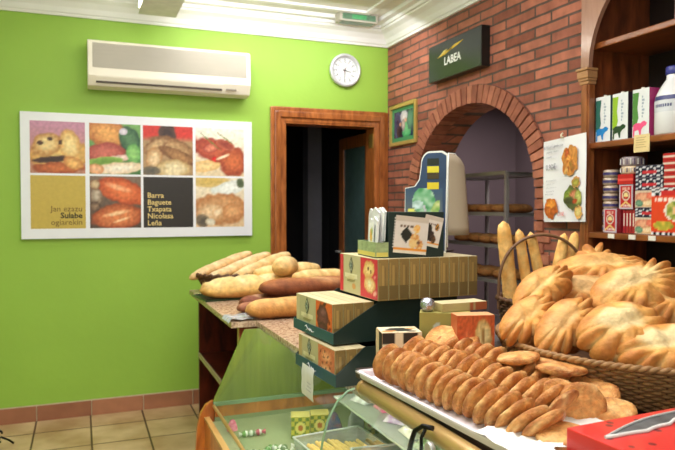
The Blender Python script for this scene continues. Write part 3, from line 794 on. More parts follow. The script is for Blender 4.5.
carton(2.128, 'pink and white drink carton next to the milk bottle', (86,140,70), (240,88,140), (170,48,110))
t = thing('milk_bottle', 'large white milk bottle with a dark blue cap on the upper shelf', 'bottle', (FX+.085,2.002,Z2))
M().lathe([(.0,0),(.066,0),(.074,.006),(.074,.142),(.070,.160),(.056,.192),(.041,.216),(.031,.230),(.030,.252)], 36, caps=False).build('bottle', pm('milk_white', (238,238,242), rough=.3, coat=.4, var=.02), t)
M().lathe([(.032,.248),(.034,.251),(.034,.278),(.031,.282),(0,.282)], 28).build('cap', pm('cap_blue', (58,62,142), rough=.35), t)
M().lathe([(.0745,.140),(.0722,.158)], 36, caps=False).build('label_band', pm('band_blue', (44,48,112), rough=.3), t)
M().lathe([(.0743,.092),(.0746,.139)], 36, caps=False).build('label', pm('bottle_label', (214,216,224), rough=.3), t)
g = M()
for k in range(8): 
    a = PI + .55 - k*.13
    g.rect(-.0032,.112,.0032,.124,(96,98,140),(.0755*math.cos(a),.0755*math.sin(a),0),(-math.sin(a)*-1,math.cos(a)*-1,0) if False else (math.sin(a),-math.cos(a),0),(0,0,1))
g.build('label_print', PRINTG, t)
t = tag(M().box((FX-.003,-.041,-.044),(FX-.001,.041,.030)).build('shelf_note', pm('cream_note', (228,204,148), rough=.8, var=.06), None, (0,2.085,Z2-.022)), 'cream handwritten note hanging from the upper shelf edge', 'note')
g = M()
for k in range(5): g.rect(.012,.02+k*.010,.066-.01*(k%2),.0222+k*.010,(176,148,96),(FX-.0036,.041,-.044),UF,VF)
o = g.build('writing', PRINT, t)
tag(M().box((.0,-.04,0),(.10,.04,.13)).box((-.001,-.036,.01),(0,.036,.06)).box((-.001,-.036,.075),(0,.036,.12)).build('tea_packet', pm('pink_packet', (196,150,150), rough=.5, var=.5, scale=24), None, (FX+.05,1.935,2.1585), bev=.002), 'pink and grey packet on the top shelf at the frame edge', 'packet')

# --- lower shelf groceries
def box_item(name, label, cat, y, z, W, Hh, D, face, side=(90,60,40), topc=(200,190,170), x=0., group=None, painter=None, rz=0.):
    t = thing(name, label, cat, (FX+.03+x,y,z), rz, group)
    M().box((0,-W/2,0),(D,W/2,Hh), cols=[side,topc,side,side,side,face]).build('box', PRINTG, t, bev=.0015)
    if painter: paint('front_print', t, PRINTG, (-.0005,W/2-.001,.001), UF, VF, W-.002, Hh-.002, painter, n=26)
    return t
# clear-wrapped rolls stacked against the side
rw = pm('wrapped_roll', (196,172,150), rough=.2, var=.3, scale=40, coat=.5)
rb = pm('roll_band', (74,66,120), rough=.3, var=.2)
for k, z in enumerate((0,.036,.072,.108,.144,.180,.216,.252)):
    t = thing('wrapped_roll', 'clear-wrapped roll of biscuits, %s from the shelf board in the stack by the pilaster' % ORD[k], 'packet', (FX+.075,2.335-.003*(k%2),Z3+z), 0, 'wrapped biscuit rolls')
    M().lathe([(0,0),(.030,0),(.034,.004),(.034,.030),(.030,.034),(0,.034)], 20).build('roll', rw, t)
    M().lathe([(.0345,.010),(.0345,.022)], 20, caps=False).build('band', rb, t)
def tin_face(s, q):
    c = (196,176,190)
    if .1 < s < .9 and .06 < q < .95:
        c = (188,40,48)
        d = math.hypot((s-.5)/.3, (q-.56)/.22)
        if d < 1: c = (226,196,180) if d > .75 else (140,34,40)
        if d < .55 and abs(s-.5) < .16: c = (232,210,150) if q > .5 else (206,80,60)
        if abs(q-.30 + .5*abs(s-.5)) < .045: c = (230,190,120)
        if .10 < q < .18 and .22 < s < .78 and int(s*30) % 2: c = (236,220,210)
        if .80 < q < .90 and .25 < s < .75 and int(s*26) % 2: c = (236,206,190)
    return c
def tin(y, z, x, label):
    t = box_item('coffee_packet', label, 'packet', y, z, .078, .108, .05, (190,172,190), (150,36,44), (180,60,66), x, 'red coffee packets', tin_face)
tin(2.268, Z3, -.02, 'red coffee packet with a pale border standing on the shelf board')
for k in range(4):
    t = box_item('biscuit_sleeve', 'slim red sleeve, %s from the coffee packet on the lower shelf' % ORD[k], 'packet', 2.216-.0175*k, Z3, .0155, .104, .12, (168,44,50), (120,30,40), (190,80,80), .01, 'slim red sleeves', lambda s,q: (226,206,196) if .30<q<.85 and .25<s<.7 else (170,40,48))
tin(2.198, Z3+.1055, .0, 'red coffee packet raised on the slim red sleeves')
t = box_item('red_tub', 'red flat packet lying on the raised coffee packet', 'packet', 2.203, Z3+.215, .088, .045, .09, (190,34,38), (150,26,30), (206,50,50), .0, None, lambda s,q: (226,80,76) if .35<q<.55 else (190,30,36))
rs_ = [('cake_pack', 'beige wrapped cake resting on the red flat packet', (206,180,150), .261, .034), ('cake_pack', 'grey-banded wrapped cake at the top of the lower shelf stack', (150,132,136), .296, .040)]
for nm, lb, cc, dz, hh in rs_:
    t = thing(nm, lb, 'packet', (FX+.075,2.208,Z3+dz), 0, 'wrapped cakes')
    M().lathe([(0,0),(.044,0),(.048,.005),(.048,hh-.006),(.044,hh),(0,hh)], 24).build('cake', pm('wrapped_cake', cc, rough=.2, var=.25, scale=50, coat=.5), t)
    g = M()
    for k in range(20):
        a = 2*PI*k/20; g.box((.0482*math.cos(a)-.002,.0482*math.sin(a)-.002,.006),(.0482*math.cos(a)+.002,.0482*math.sin(a)+.002,hh-.008), (96,84,110) if k%2 else (226,220,214))
    g.build('paper_band', PRINTG, t, weld=False)
# dotted blue packets and bread packets
def dots(s, q):
    c = (30,30,58)
    i, j = int(s*8), int(q*5); u_, v_ = s*8-i-.5, q*5-j-.5
    if (i+j) % 2 == 0 and math.hypot(u_, v_) < .42: c = (226,222,232)
    if .25 < s < .75 and .25 < q < .62: c = (204,44,60) if abs(q-.43) > .05 or int(s*24) % 2 else (240,220,220)
    return c
bun = blobs((214,190,170), [(.3,.6,.3,.3,.3,(236,176,140),(200,110,90)),(.7,.65,.3,.25,-.3,(244,150,120),(226,100,80)),(.5,.25,.4,.2,.1,(246,220,180),(214,160,110)),(.15,.25,.14,.2,0,(120,160,130),(80,120,100))], 31)
spec = [(Z3,.072,bun,'pale sliced bread packet at the bottom of the dotted stack'),(Z3+.0725,.040,dots,'blue dotted packet low in the bread packet stack'),(Z3+.113,.074,bun,'pale sliced bread packet in the middle of the dotted stack'),(Z3+.1875,.052,dots,'blue dotted packet with a red label above the pale packets'),(Z3+.240,.052,dots,'blue dotted packet topmost under the cream note')]
for z, hh, f, lb in spec:
    box_item('bread_packet', lb, 'packet', 2.072, z, .150, hh-.0005, .14, (120,100,120), (60,50,84), (206,200,212), 0, 'stacked bread packets', f)
def toast(s, q):
    c = (226,66,40)
    if q > .82:
        i = int(s*9); j = int((q-.82)*32); c = (30,30,54) if (i+j) % 2 else (236,232,236)
        if .25 < s < .85 and .84 < q < .96: c = (206,40,50)
    elif q < .07:
        c = (30,30,54) if int(s*14) % 2 else (236,232,236)
    else:
        d = math.hypot((s-.72)/.38, (q-.52)/.24)
        if d < 1: c = (240,226,210)
        if d < .88: c = mixc((206,190,110),(120,140,60), .5+nz(s*9,q*9))
        if d < .45: c = (236,190,140)
        d2 = math.hypot((s-.32)/.26, (q-.2)/.10)
        if d2 < 1: c = mixc((236,190,80),(140,150,50), .5+1.2*nz(s*8,q*8,4))
        if .70 < q < .78 and .08 < s < .9 and int(s*22) % 3: c = (250,226,214)
    return c
box_item('toast_box', 'tall orange-red toast box with a dotted top band on the lower shelf', 'box', 1.945, Z3, .190, .195, .10, (226,66,40), (190,50,34), (60,50,80), -.022, None, toast)
for k in range(5):
    box_item('tomato_packet', 'red and white striped packet, %s up on the pile beside the dotted packets' % ORD[k], 'packet', 1.93, Z3+.196+k*.028, .15, .0275, .12, (180,36,44), (150,30,36), (190,50,56), .0, 'red striped packets', lambda s,q: (232,220,206) if .35<q<.62 else (184,30,40))
for k, y in enumerate((2.248,2.130,2.025)):
    tag(M().box((FX-.004,-.018,-.024),(FX-.0005,.018,-.004)).build('price_tag', pm('tag_white', (232,226,216), rough=.5), None, (0,y,Z3)), 'small white price tag on the lower shelf edge, %s from the pilaster' % ORD[k], 'price tag', 'shelf edge price tags')

# ------------------------------------------------------------------ bread rack in the back room
t = thing('bakery_rack', 'grey metal bread rack standing in the room behind the arch', 'rack', (2.95,4.05,0))
RD, RL = .48, .95
for x in (0,RD):
    for y in (0,RL): M().box((x-.014,y-.014,0),(x+.014,y+.014,1.66)).build('post', GREYM, t, bev=.003)
RZ = (.42,.83,1.10,1.345,1.655)
for z in RZ:
    g = M(); g.box((-.016,0,z-.022),(RD+.016,.02,z+.004)); g.box((-.016,RL-.02,z-.022),(RD+.016,RL,z+.004)); g.box((-.020,-.01,z-.016),(-.006,RL+.01,z+.012)); g.box((RD-.006,-.01,z-.016),(RD+.02,RL+.01,z+.012)); g.box((-.01,.0,z-.006),(RD+.01,RL,z))
    g.build('tray', STEEL, t)
proto = loaf_mesh('rack_loaf', .30, .125, .085, crust=(198,132,68), top=(228,172,104), low=(130,74,34), cuts=3, seed=4.)
first = None
for si, (z, names) in enumerate(((.83,'lowest visible'),(1.10,'middle'),(1.345,'upper'))):
    for k in range(5):
        lb = 'brown loaf on the %s rack tray, %s from the post by the arch' % (names, ORD[k])
        loc = (2.95+.18+.02*((k*3)%2), 4.15+k*.165, z+.002)
        if first is None:
            first = tag(proto.build('brown_loaf', CRUMB, None, loc, (0,0,.1), weld=False), lb, 'loaf', 'brown loaves on the rack')
        else: dup(first, loc, (0,0,.1+.15*((k*5+si)%3-1)), lb, 'brown loaves on the rack')
t = thing('baking_trolley', 'dark metal baking trolley partly hidden by the brick pier', 'trolley', (3.50,3.44,0))
for x in (0,.4):
    for y in (0,.5): M().box((x-.012,y-.012,.05),(x+.012,y+.012,1.62)).build('post', pm('trolley_metal', (70,62,62), rough=.5, metal=.4), t)
for k in range(9): M().box((-.01,-.01,.25+k*.16),(.41,.51,.262+k*.16)).build('tray', pm('black_tray', (44,38,38), rough=.5, metal=.3), t)
for x in (0,.4):
    for y in (0,.5): M().lathe([(.02,-.01),(.025,-.006),(.025,.006),(.02,.01)], 14, c=(x,y,.025), axis='x').build('castor', BLACK, t)
# ------------------------------------------------------------------ counters and the glass case
t = thing('counter_cabinet', 'dark mahogany open-fronted counter cabinet nearest the green wall', 'cabinet', (.69,3.02,0))
M().box((0,1.145,0),(.60,1.17,.829)).build('side_panel', MAHOG, t, bev=.002)
M().box((0,0,0),(.60,.025,.829)).build('side_panel', wood_mat('red_side', (120,48,28), (160,72,42), (5,5,1)), t, bev=.002)
M().box((-.004,-.003,0),(.0,.028,.829)).build('edge_strip', TAN, t)
M().box((.58,.025,0),(.60,1.145,.829)).build('back_panel', MAHOG, t)
M().box((.03,.025,.06),(.58,1.145,.08)).build('bottom_board', MAHOG, t)
M().box((.004,.025,.446),(.58,1.145,.464)).build('shelf', MAHOG, t)
M().box((-.006,.025,.440),(.0038,1.145,.468)).build('shelf_edge', pm('pale_edge', (176,160,128), rough=.4, var=.1), t)
M().box((.02,.025,0),(.04,1.145,.06)).build('plinth', MAHOG, t)
tag(M().box((0,0,0),(.09,.06,.035)).box((.004,.004,.035),(.086,.056,.05)).build('card_stack', pm('white_card', (226,222,214), rough=.6), None, (.695,3.06,.4645), bev=.002), 'small stack of white cards on the cabinet shelf', 'card stack')

tag(M().prism([(.645,4.26),(.645,2.99),(.765,2.99),(.765,1.70),(1.62,1.70),(1.62,2.6),(1.36,2.6),(1.36,4.26)][::-1], .03, org=(0,0,.830), u=(1,0,0), v=(0,1,0), n=(0,0,1)).build('granite_worktop', GRAN, None, bev=.004), 'beige speckled granite worktop running towards the green wall', 'worktop')

t = thing('display_case', 'glass-fronted pastry display case with orange wooden base and golden rail', 'display case', (0,0,0))
YE, YN, XBk = 2.955, .55, 1.42
M().prism([(.552,.505),(.70,.828),(XBk,.828),(XBk,.505)], .010, org=(0,YE,0), u=(1,0,0), v=(0,0,1), n=(0,1,0)).build('end_pane', OLIVE, t)
M().box((.553,YE-.012,.488),(XBk,YE+.0105,.504)).build('glass_ledge', EDGEG, t)
M().box((.56,YE-.004,.435),(XBk,YE+.010,.4875)).build('end_rail', ORANGEW, t)
M().box((.56,YE-.002,.30),(XBk,YE+.008,.4345)).build('end_lining', OLIVE2, t)
def prof_front(dx=0.):
    return [(.548+dx,.505),(.520+dx,.490),(.496+dx,.45),(.480+dx,.38),(.472+dx,.25),(.470+dx,0)]
pf = prof_front()
M().prism(pf + [(XBk,0),(XBk,.2995),(.56,.2995),(.56,.505)], .028, org=(0,YE+.0106,0), u=(1,0,0), v=(0,0,1), n=(0,1,0)).build('end_board', ORANGEW, t, bev=.003)
M().box((.514,YN,0),(.534,YE+.0104,.425)).build('front_board', ORANGEW, t, bev=.002)
M().box((.512,YN,.4255),(.537,YE+.0104,.437)).build('front_edge', TAN, t)
for ya, yb, zz, xx in ((1.74,2.9,.812,.86),(.62,1.6,.902,.80)):  # glowing tubes and holders added to brighten the case interior
    M().tube([(xx,ya,zz),(xx,yb,zz)], .010, 10).build('case_fill_glow', pm('case_glow', (255,250,236), emit=30., var=0), t)
    M().box((xx+.011,ya-.02,zz-.006),(xx+.03,yb+.02,zz+.013)).build('case_fill_holder', WHITEP, t)
M().tube([(.553,YN,.490),(.553,YE-.013,.490)], .0075, 8).build('lower_rail', TAN, t)
M().box((.540,YN,.385),(XBk,YE-.003,.415)).build('deck', OLIVE2, t)
M().box((XBk,YN,0),(XBk+.02,YE+.03,.8285)).build('back_panel', OLIVE2, t)
# front glass: a straight slanted pane by the granite, a curved one under the rail
M()._add([(.557,1.60,.498),(.557,YE-.013,.498),(.762,YE-.013,.845),(.762,1.60,.845)], [(0,1,2,3)]).build('front_pane', GLASS, t)
cv = [(.557,.498),(.560,.60),(.568,.70),(.580,.78),(.596,.84),(.622,.885),(.652,.910),(.672,.916)]
g = M(); vs = [(x,YN,z) for x,z in cv] + [(x,1.58,z) for x,z in cv]; k = len(cv)
g._add(vs, [(i,i+1,k+i+1,k+i) for i in range(k-1)], None, True)
g.build('curved_pane', GLASSC, t)
M().tube([(x,1.582,z) for x,z in cv], .0032, 8).build('pane_edge', EDGEG, t)
M().tube([(.690,YN,.922),(.690,1.555,.922)], .021, 16).build('top_rail', BRASS, t)
M().lathe([(.0211,0),(.022,.002),(.022,.012),(.015,.016),(0,.016)], 16, c=(.690,1.550,.922), axis='y').build('rail_cap', BRASS, t)
M().prism([(.716,YN),(.716,1.68),(1.21,1.68),(1.21,2.10),(1.80,2.10),(1.80,YN)][::-1], .026, org=(0,0,.918), u=(1,0,0), v=(0,1,0), n=(0,0,1)).build('top_slab', pm('dark_top', (58,46,40), rough=.35, var=.15, scale=30), t, bev=.003)
M().box((1.445,YN,0),(1.78,1.69,.9175)).build('service_cupboard', MAHOG, t)
M().box((.975,YN,.600),(XBk-.001,2.52,.608)).build('glass_shelf', pm('shelf_glass', (196,206,196), rough=.1, var=.1), t)
cl = M().tube([(.648,1.225,.878),(.650,1.22,.900),(.653,1.210,.925),(.658,1.185,.942),(.668,1.16,.944)], .0055, 8).tube([(.649,1.175,.895),(.652,1.18,.920),(.658,1.175,.938)], .004, 8).build('pane_clamp', IRON, t)
M().lathe([(.012,0),(.014,.003),(.014,.010),(.009,.014),(0,.014)], 18, c=(.638,1.130,.915), axis='x').build('clamp_bolt', STEEL, cl)

# sweets inside the case
DK = .4155
def tub(name, label, x, y, w, l, h, rz, z=DK):
    t = thing(name, label, 'tub', (x,y,z), rz, 'clear plastic tubs in the display case')
    g = M()
    a = [(-w/2,-l/2),(w/2,-l/2),(w/2,l/2),(-w/2,l/2)]; k_ = .92
    vs = [(p[0]*k_,p[1]*k_,0) for p in a] + [(p[0],p[1],h) for p in a]
    g._add(vs, [(0,1,2,3),(0,1,5,4),(1,2,6,5),(2,3,7,6),(3,0,4,7)])
    g.build('tub', TUBP, t, weld=False)
    M().tube([(p[0],p[1],h) for p in a], .0045, 8, closed=True).build('rim', pm('tub_rim', (226,232,240), rough=.2, var=.03), t)
    return t
tub('plastic_tub', 'clear plastic tub of golden biscuit sticks in the display case', .920, 2.290, .29, .27, .080, .10)
tub('plastic_tub', 'clear plastic tub with red sweets overlapping the biscuit stick tub', .985, 2.030, .20, .21, .110, -.10)
mS = pm('biscuit_stick', (238,200,120), rough=.6, var=.15, scale=60, bump=.2, bscale=200)
st = None
for k in range(36):
    x = .800 + .0172*(k%14); y = 2.29 + .10*(x-.925)
    loc = (x + .008*(k//14), y - .01*(k%3), DK+.018+.022*(k//14)); lb = 'golden biscuit stick lying in the clear tub'
    if st is None:
        st = tag(M().tube([(0,-.095,0),(0,-.09,0),(0,.09,0),(0,.095,0)], [.003,.0075,.0075,.003], 10).build('biscuit_stick', mS, None, loc, (0,0,.10)), lb, 'biscuit', 'biscuit sticks in the tub')
    else: dup(st, loc, (0,0,.10+.05*(k%3-1)), lb, 'biscuit sticks in the tub')
mR = pm('red_sweet', (190,50,66), rough=.35, var=.2, scale=60, coat=.4)
sw = None
for k in range(22):
    x = .925 + .030*(k % 5) + .004*((k*7)%3); y = 1.965 + .030*(k//5); loc = (x, y, DK+.018+.024*((k*5)%3))
    if sw is None: sw = tag(M().lathe([(0,-.012),(.010,-.010),(.0145,-.002),(.012,.008),(.005,.012),(0,.012)], 14).build('red_sweet', mR, None, loc), 'small round red sweet in the clear tub', 'sweet', 'red sweets in the tub')
    else: dup(sw, loc, (k*.9,k*.6,0), 'small round red sweet in the clear tub', 'red sweets in the tub')
def sweet_wrap(cb, cw):
    g = M()
    g.lathe([(0,-.026),(.012,-.028),(.004,-.014),(.011,-.010),(.014,0),(.011,.010),(.004,.014),(.012,.028),(0,.026)], 10, axis='x', col=[cw,cw,cb,cb,cw,cb,cb,cw], caps=False)
    return g.build('wrapped_sweet', PRINTG, None)
sws = [sweet_wrap((110,160,90),(236,240,234)), sweet_wrap((226,232,226),(120,150,110)), sweet_wrap((206,90,120),(236,226,230))]
for q, s_ in enumerate(sws):
    tag(s_, '', 'sweet', 'wrapped sweets on the case deck'); s_['label'] = ['green and white wrapped sweet loose on the case deck','white twist-wrapped sweet loose on the case deck','pink twist-wrapped sweet loose on the case deck'][q]; s_.location = (.64+.03*q, 2.70, DK+.015)
for k in range(24):
    q = 0 if k % 3 else 1
    x = .62 + .042*(k % 6) + .01*((k*5)%3); y = 2.34 + .047*(k//6) + .008*((k*7)%3)
    if x > .76 and y < 2.47: continue
    dup(sws[q], (x, y, DK+.015+.010*((k*3)%3)), (.3*((k*5)%3-1), .2*((k*7)%3-1), k*1.7), sws[q]['label'], 'wrapped sweets on the case deck')
def yb(s, q):
    i, j = int(s*5), int(q*5); c = (206,196,70) if (i+j) % 2 else (120,140,50)
    if math.hypot(s-.5,q-.5) < .28: c = (240,226,120)
    if math.hypot(s-.5,q-.5) < .14: c = (196,110,50)
    return c
for k, (x, y, hh, lb) in enumerate(((.865,2.63,.095,'yellow and green sweet box at the cabinet end of its row in the case'),(.955,2.64,.090,'yellow and green sweet box in the middle of its row in the case'),(1.165,2.58,.085,'yellow and green sweet box beside the clear tubs in the case'))):
    t = thing('sweet_box', lb, 'box', (x,y,DK), -.3, 'yellow sweet boxes')
    M().box((-.04,-.04,0),(.04,.04,hh), cols=[(130,120,50),(210,200,120),(190,180,70),(150,150,60),(160,150,60),(190,180,80)]).build('box', PRINTG, t, bev=.002)
    paint('front_print', t, PRINTG, (-.039,-.0405,.001), (1,0,0), (0,0,1), .078, hh-.002, yb, 20)
    paint('side_print', t, PRINTG, (-.0405,.039,.001), (0,-1,0), (0,0,1), .078, hh-.002, yb, 20)
def bag(name, label, x, y, z, w, h, c1, c2, cat='bag'):
    g = M(); g.vc = []; n_, m_ = 20, 12
    for j in range(m_+1):
        q = j/m_; tw = (1-q**3*.75) 
        for i in range(n_):
            a = 2*PI*i/n_
            rr = w*.5*tw*(1+.15*nz(math.cos(a)*2+x, math.sin(a)*2, q*3)) * (1 if q < .75 else 1-.9*(q-.75)*1.2 + (q-.8)*2.4*(q>.86))
            g.v.append(Vector((rr*math.cos(a), rr*.6*math.sin(a), h*q))); g.vc.append(mixc(c1, c2, .5+1.2*nz(a, q*6, x)))
    for j in range(m_):
        for i in range(n_): g.f.append([j*n_+i, j*n_+(i+1)%n_, (j+1)*n_+(i+1)%n_, (j+1)*n_+i]); g.c.append(None); g.sm.append(True)
    g.f.append(list(range(n_))[::-1]); g.c.append(None); g.sm.append(False)
    return tag(g.build(name, PRINTG, None, (x,y,z)), label, cat)
bag('sweet_bag', 'blue and purple gathered sweet bag between the yellow boxes', .975, 2.525, DK, .085, .12, (66,84,150), (140,80,120))
bag('sweet_bag', 'grey transparent-looking gathered bag behind the clear tub', 1.075, 2.52, DK, .08, .13, (150,150,160), (190,186,196))
bag('sweet_bag', 'small pink gathered bag on the bare corner of the case deck', .607, 2.80, DK, .045, .05, (232,110,160), (250,160,190))
for k, (x, y, c1, c2, lb) in enumerate(((1.115,2.27,(224,90,130),(240,170,190),'pink sweet packet at the far end of the upper glass shelf'),(1.075,2.40,(196,190,196),(236,236,240),'white and grey packet at the far front corner of the upper glass shelf'),(1.09,2.13,(150,110,170),(232,228,240),'lilac and white packet in the middle of the upper glass shelf'),(1.20,2.16,(170,120,150),(214,196,210),'mauve packet at the front edge of the upper glass shelf'),(1.20,2.02,(110,60,100),(190,170,190),'plum coloured packet on the upper glass shelf'),(1.075,1.98,(226,226,190),(244,244,236),'pale yellow packet under the golden rail on the upper glass shelf'),(1.06,1.84,(130,160,110),(236,236,226),'white and green packet under the golden rail on the upper glass shelf'))):
    g = M(); g.vc = []
    n_ = 14
    for j in range(n_+1):
        for i in range(n_+1):
            s_, q = i/n_, j/n_; e_ = (1-(2*s_-1)**4)*(1-(2*q-1)**4)
            g.v.append(Vector(((s_-.5)*.11, (q-.5)*.10, .004+.028*e_*(1+.3*nz(s_*5,q*5,k))))); g.vc.append(mixc(c1,c2,.5+1.3*nz(s_*4+k,q*4,2)))
    for j in range(n_):
        for i in range(n_): a_ = j*(n_+1)+i; g.f.append([a_,a_+1,a_+n_+2,a_+n_+1]); g.c.append(None); g.sm.append(True)
    b0 = len(g.v)
    g.f.append([0,n_,(n_+1)*(n_+1)-1,n_*(n_+1)][::-1]); g.c.append(None); g.sm.append(False)
    tag(g.build('sweet_packet', PRINTG, None, (x,y,.6085), (0,0,.3*k)), lb, 'packet')

# ------------------------------------------------------------------ breads on the far counter
GZ = .861
t = thing('bread_basket', 'low dark wicker bread basket at the green-wall end of the counter', 'basket', (.965,4.10,GZ))
g = M()
for j in range(9):
    z = j*.011; k_ = .80+.20*(j/8)**.7
    P_ = []
    for i in range(72):
        a = 2*PI*i/72; wv = .0045*(1 if (i//2+j) % 2 else -1)
        P_.append(((.285*k_+wv)*math.cos(a), (.125*k_+wv)*math.sin(a), z+.006))
    g.tube(P_, .0062, 6, closed=True)
g.lathe([(0,.002),(.23,.002),(.23,.006),(0,.006)], 36, sx=1, sy=.42)
g.build('woven_body', WICKD, t, weld=False)
P_ = []
for i in range(90):
    a = 2*PI*i/90; P_.append((.29*math.cos(a)+.005*math.cos(a*30), .13*math.sin(a), .108+.006*math.sin(a*30)))
M().tube(P_, .011, 8, closed=True).build('braided_rim', WICKD, t)
tag(M().box((-.17,-.14,0),(.17,.14,.004)).box((-.17,-.14,.004),(-.16,.14,.010)).box((.16,-.14,.004),(.17,.14,.010)).box((-.16,.13,.004),(.16,.14,.010)).box((-.16,-.14,.004),(.16,-.13,.010)).build('serving_tray', pm('dark_green_tray', (44,64,40), rough=.3, var=.1), None, (.80,3.83,GZ), (0,0,.12)), 'dark green tray under the pale loaf on the far counter', 'tray')
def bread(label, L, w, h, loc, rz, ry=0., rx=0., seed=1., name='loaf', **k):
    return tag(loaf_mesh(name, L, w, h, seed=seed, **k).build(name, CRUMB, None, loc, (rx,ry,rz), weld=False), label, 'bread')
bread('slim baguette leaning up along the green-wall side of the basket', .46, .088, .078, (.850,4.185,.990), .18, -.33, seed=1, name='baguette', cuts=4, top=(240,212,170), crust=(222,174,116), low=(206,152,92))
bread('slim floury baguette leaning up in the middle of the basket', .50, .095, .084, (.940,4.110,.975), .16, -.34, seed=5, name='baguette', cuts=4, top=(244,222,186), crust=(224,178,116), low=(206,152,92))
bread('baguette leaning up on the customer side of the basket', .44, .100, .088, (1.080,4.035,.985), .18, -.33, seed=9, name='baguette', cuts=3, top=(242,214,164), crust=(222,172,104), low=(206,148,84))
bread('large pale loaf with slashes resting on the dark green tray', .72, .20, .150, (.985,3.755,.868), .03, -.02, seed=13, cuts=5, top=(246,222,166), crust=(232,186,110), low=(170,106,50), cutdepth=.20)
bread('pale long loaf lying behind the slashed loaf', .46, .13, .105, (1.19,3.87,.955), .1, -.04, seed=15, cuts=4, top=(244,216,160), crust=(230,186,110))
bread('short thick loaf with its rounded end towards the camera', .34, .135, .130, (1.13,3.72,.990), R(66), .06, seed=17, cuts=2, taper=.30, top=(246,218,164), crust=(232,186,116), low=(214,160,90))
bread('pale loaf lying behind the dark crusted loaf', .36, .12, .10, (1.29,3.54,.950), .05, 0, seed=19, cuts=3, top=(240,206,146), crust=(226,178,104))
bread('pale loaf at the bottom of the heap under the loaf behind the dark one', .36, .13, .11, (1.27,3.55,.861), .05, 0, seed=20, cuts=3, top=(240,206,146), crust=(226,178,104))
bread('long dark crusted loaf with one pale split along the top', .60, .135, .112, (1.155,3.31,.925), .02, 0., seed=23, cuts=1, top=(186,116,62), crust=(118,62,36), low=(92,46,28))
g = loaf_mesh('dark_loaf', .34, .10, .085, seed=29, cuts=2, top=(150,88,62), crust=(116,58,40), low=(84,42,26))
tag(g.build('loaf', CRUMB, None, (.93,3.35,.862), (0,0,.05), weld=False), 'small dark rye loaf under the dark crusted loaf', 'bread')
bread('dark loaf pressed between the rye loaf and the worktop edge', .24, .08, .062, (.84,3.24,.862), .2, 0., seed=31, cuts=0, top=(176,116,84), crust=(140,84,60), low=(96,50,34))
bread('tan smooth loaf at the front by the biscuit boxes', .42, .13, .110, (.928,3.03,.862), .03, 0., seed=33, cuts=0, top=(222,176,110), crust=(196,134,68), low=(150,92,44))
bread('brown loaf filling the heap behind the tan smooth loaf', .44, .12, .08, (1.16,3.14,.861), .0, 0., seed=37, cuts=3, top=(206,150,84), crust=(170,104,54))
g = M(); n_ = 12
for j in range(n_+1):
    for i in range(n_+1):
        s_, q = i/n_, j/n_; x = .632+.17*s_; y = 2.99+.16*q
        z = .8655+.008*nz(s_*4,q*4)+.006 if x > .642 else .8655-(.642-x)*1.1+.004*nz(s_*4,q*4)
        g.v.append(Vector((x-.005*nz(q*6,s_*3), y, z)))
for j in range(n_):
    for i in range(n_): a_ = j*(n_+1)+i; g.f.append([a_,a_+1,a_+n_+2,a_+n_+1]); g.c.append(None); g.sm.append(True)
tag(g.build('reflection_sheet', pm('bluish_reflection', (176,184,190), rough=.15, var=.12, scale=14, coat=.6), None, weld=False), 'bluish sheet standing in for a glass reflection at the worktop edge under the tan loaf', 'reflection sheet')  # added sheet imitating the bluish reflection on the front glass corner
# ------------------------------------------------------------------ biscuit boxes in their stepped display trays
OLV, GLD, GLDL = (190,180,140), (150,120,70), (204,180,124)
BL, BT = .300, .0365                                # box length (front face) and thickness
def diamond(g, cx, cz, s_, o, u, v, lift):
    for k, (sc, c) in enumerate(((1.,(30,34,34)),(.72,(196,196,176)),(.5,(40,64,60)),(.2,(180,190,180)))):
        g.poly([(cx-s_*.62*sc,cz),(cx,cz-s_*sc),(cx+s_*.62*sc,cz),(cx,cz+s_*sc)], c, o, u, v, lift+.0003*k)
def cookie_pic(kind):
    if kind == 'red': return blobs((206,44,66), [(.5,.72,.34,.22,.2,(244,214,150),(216,156,84)),(.55,.34,.32,.22,-.1,(246,220,170),(210,146,80)),(.46,.74,.05,.05,0,(120,60,40),(150,80,50)),(.62,.68,.04,.05,0,(120,60,40),(150,80,50)),(.54,.36,.12,.12,0,(240,230,190),(226,190,130)),(.85,.14,.12,.06,.3,(240,190,170),(226,110,110)),(.85,.55,.1,.05,.4,(236,150,150),(210,70,80))], 41, .14, 14)
    if kind == 'choc': return blobs((222,104,52), [(.42,.55,.34,.40,.1,(126,66,70),(80,36,40)),(.45,.72,.22,.14,0,(150,96,98),(90,44,50)),(.40,.30,.24,.14,0,(110,54,60),(70,30,36)),(.85,.3,.10,.05,.4,(120,40,34),(150,60,40)),(.82,.5,.06,.08,.4,(110,40,30),(150,60,40)),(.55,.95,.12,.06,.4,(90,50,40),(120,60,40)),(.86,.14,.1,.05,.2,(130,50,40),(160,70,40))], 42, .14, 14)
    return blobs((206,120,84), [(.5,.70,.42,.26,.1,(240,172,130),(196,96,60)),(.5,.28,.42,.24,-.1,(242,180,136),(196,100,64))] + [(.16+.7*((k*37)%11)/11, .08+.84*((k*53)%13)/13, .05, .035, k, (80,30,20), (110,50,34)) for k in range(16)], 43, .14, 14)
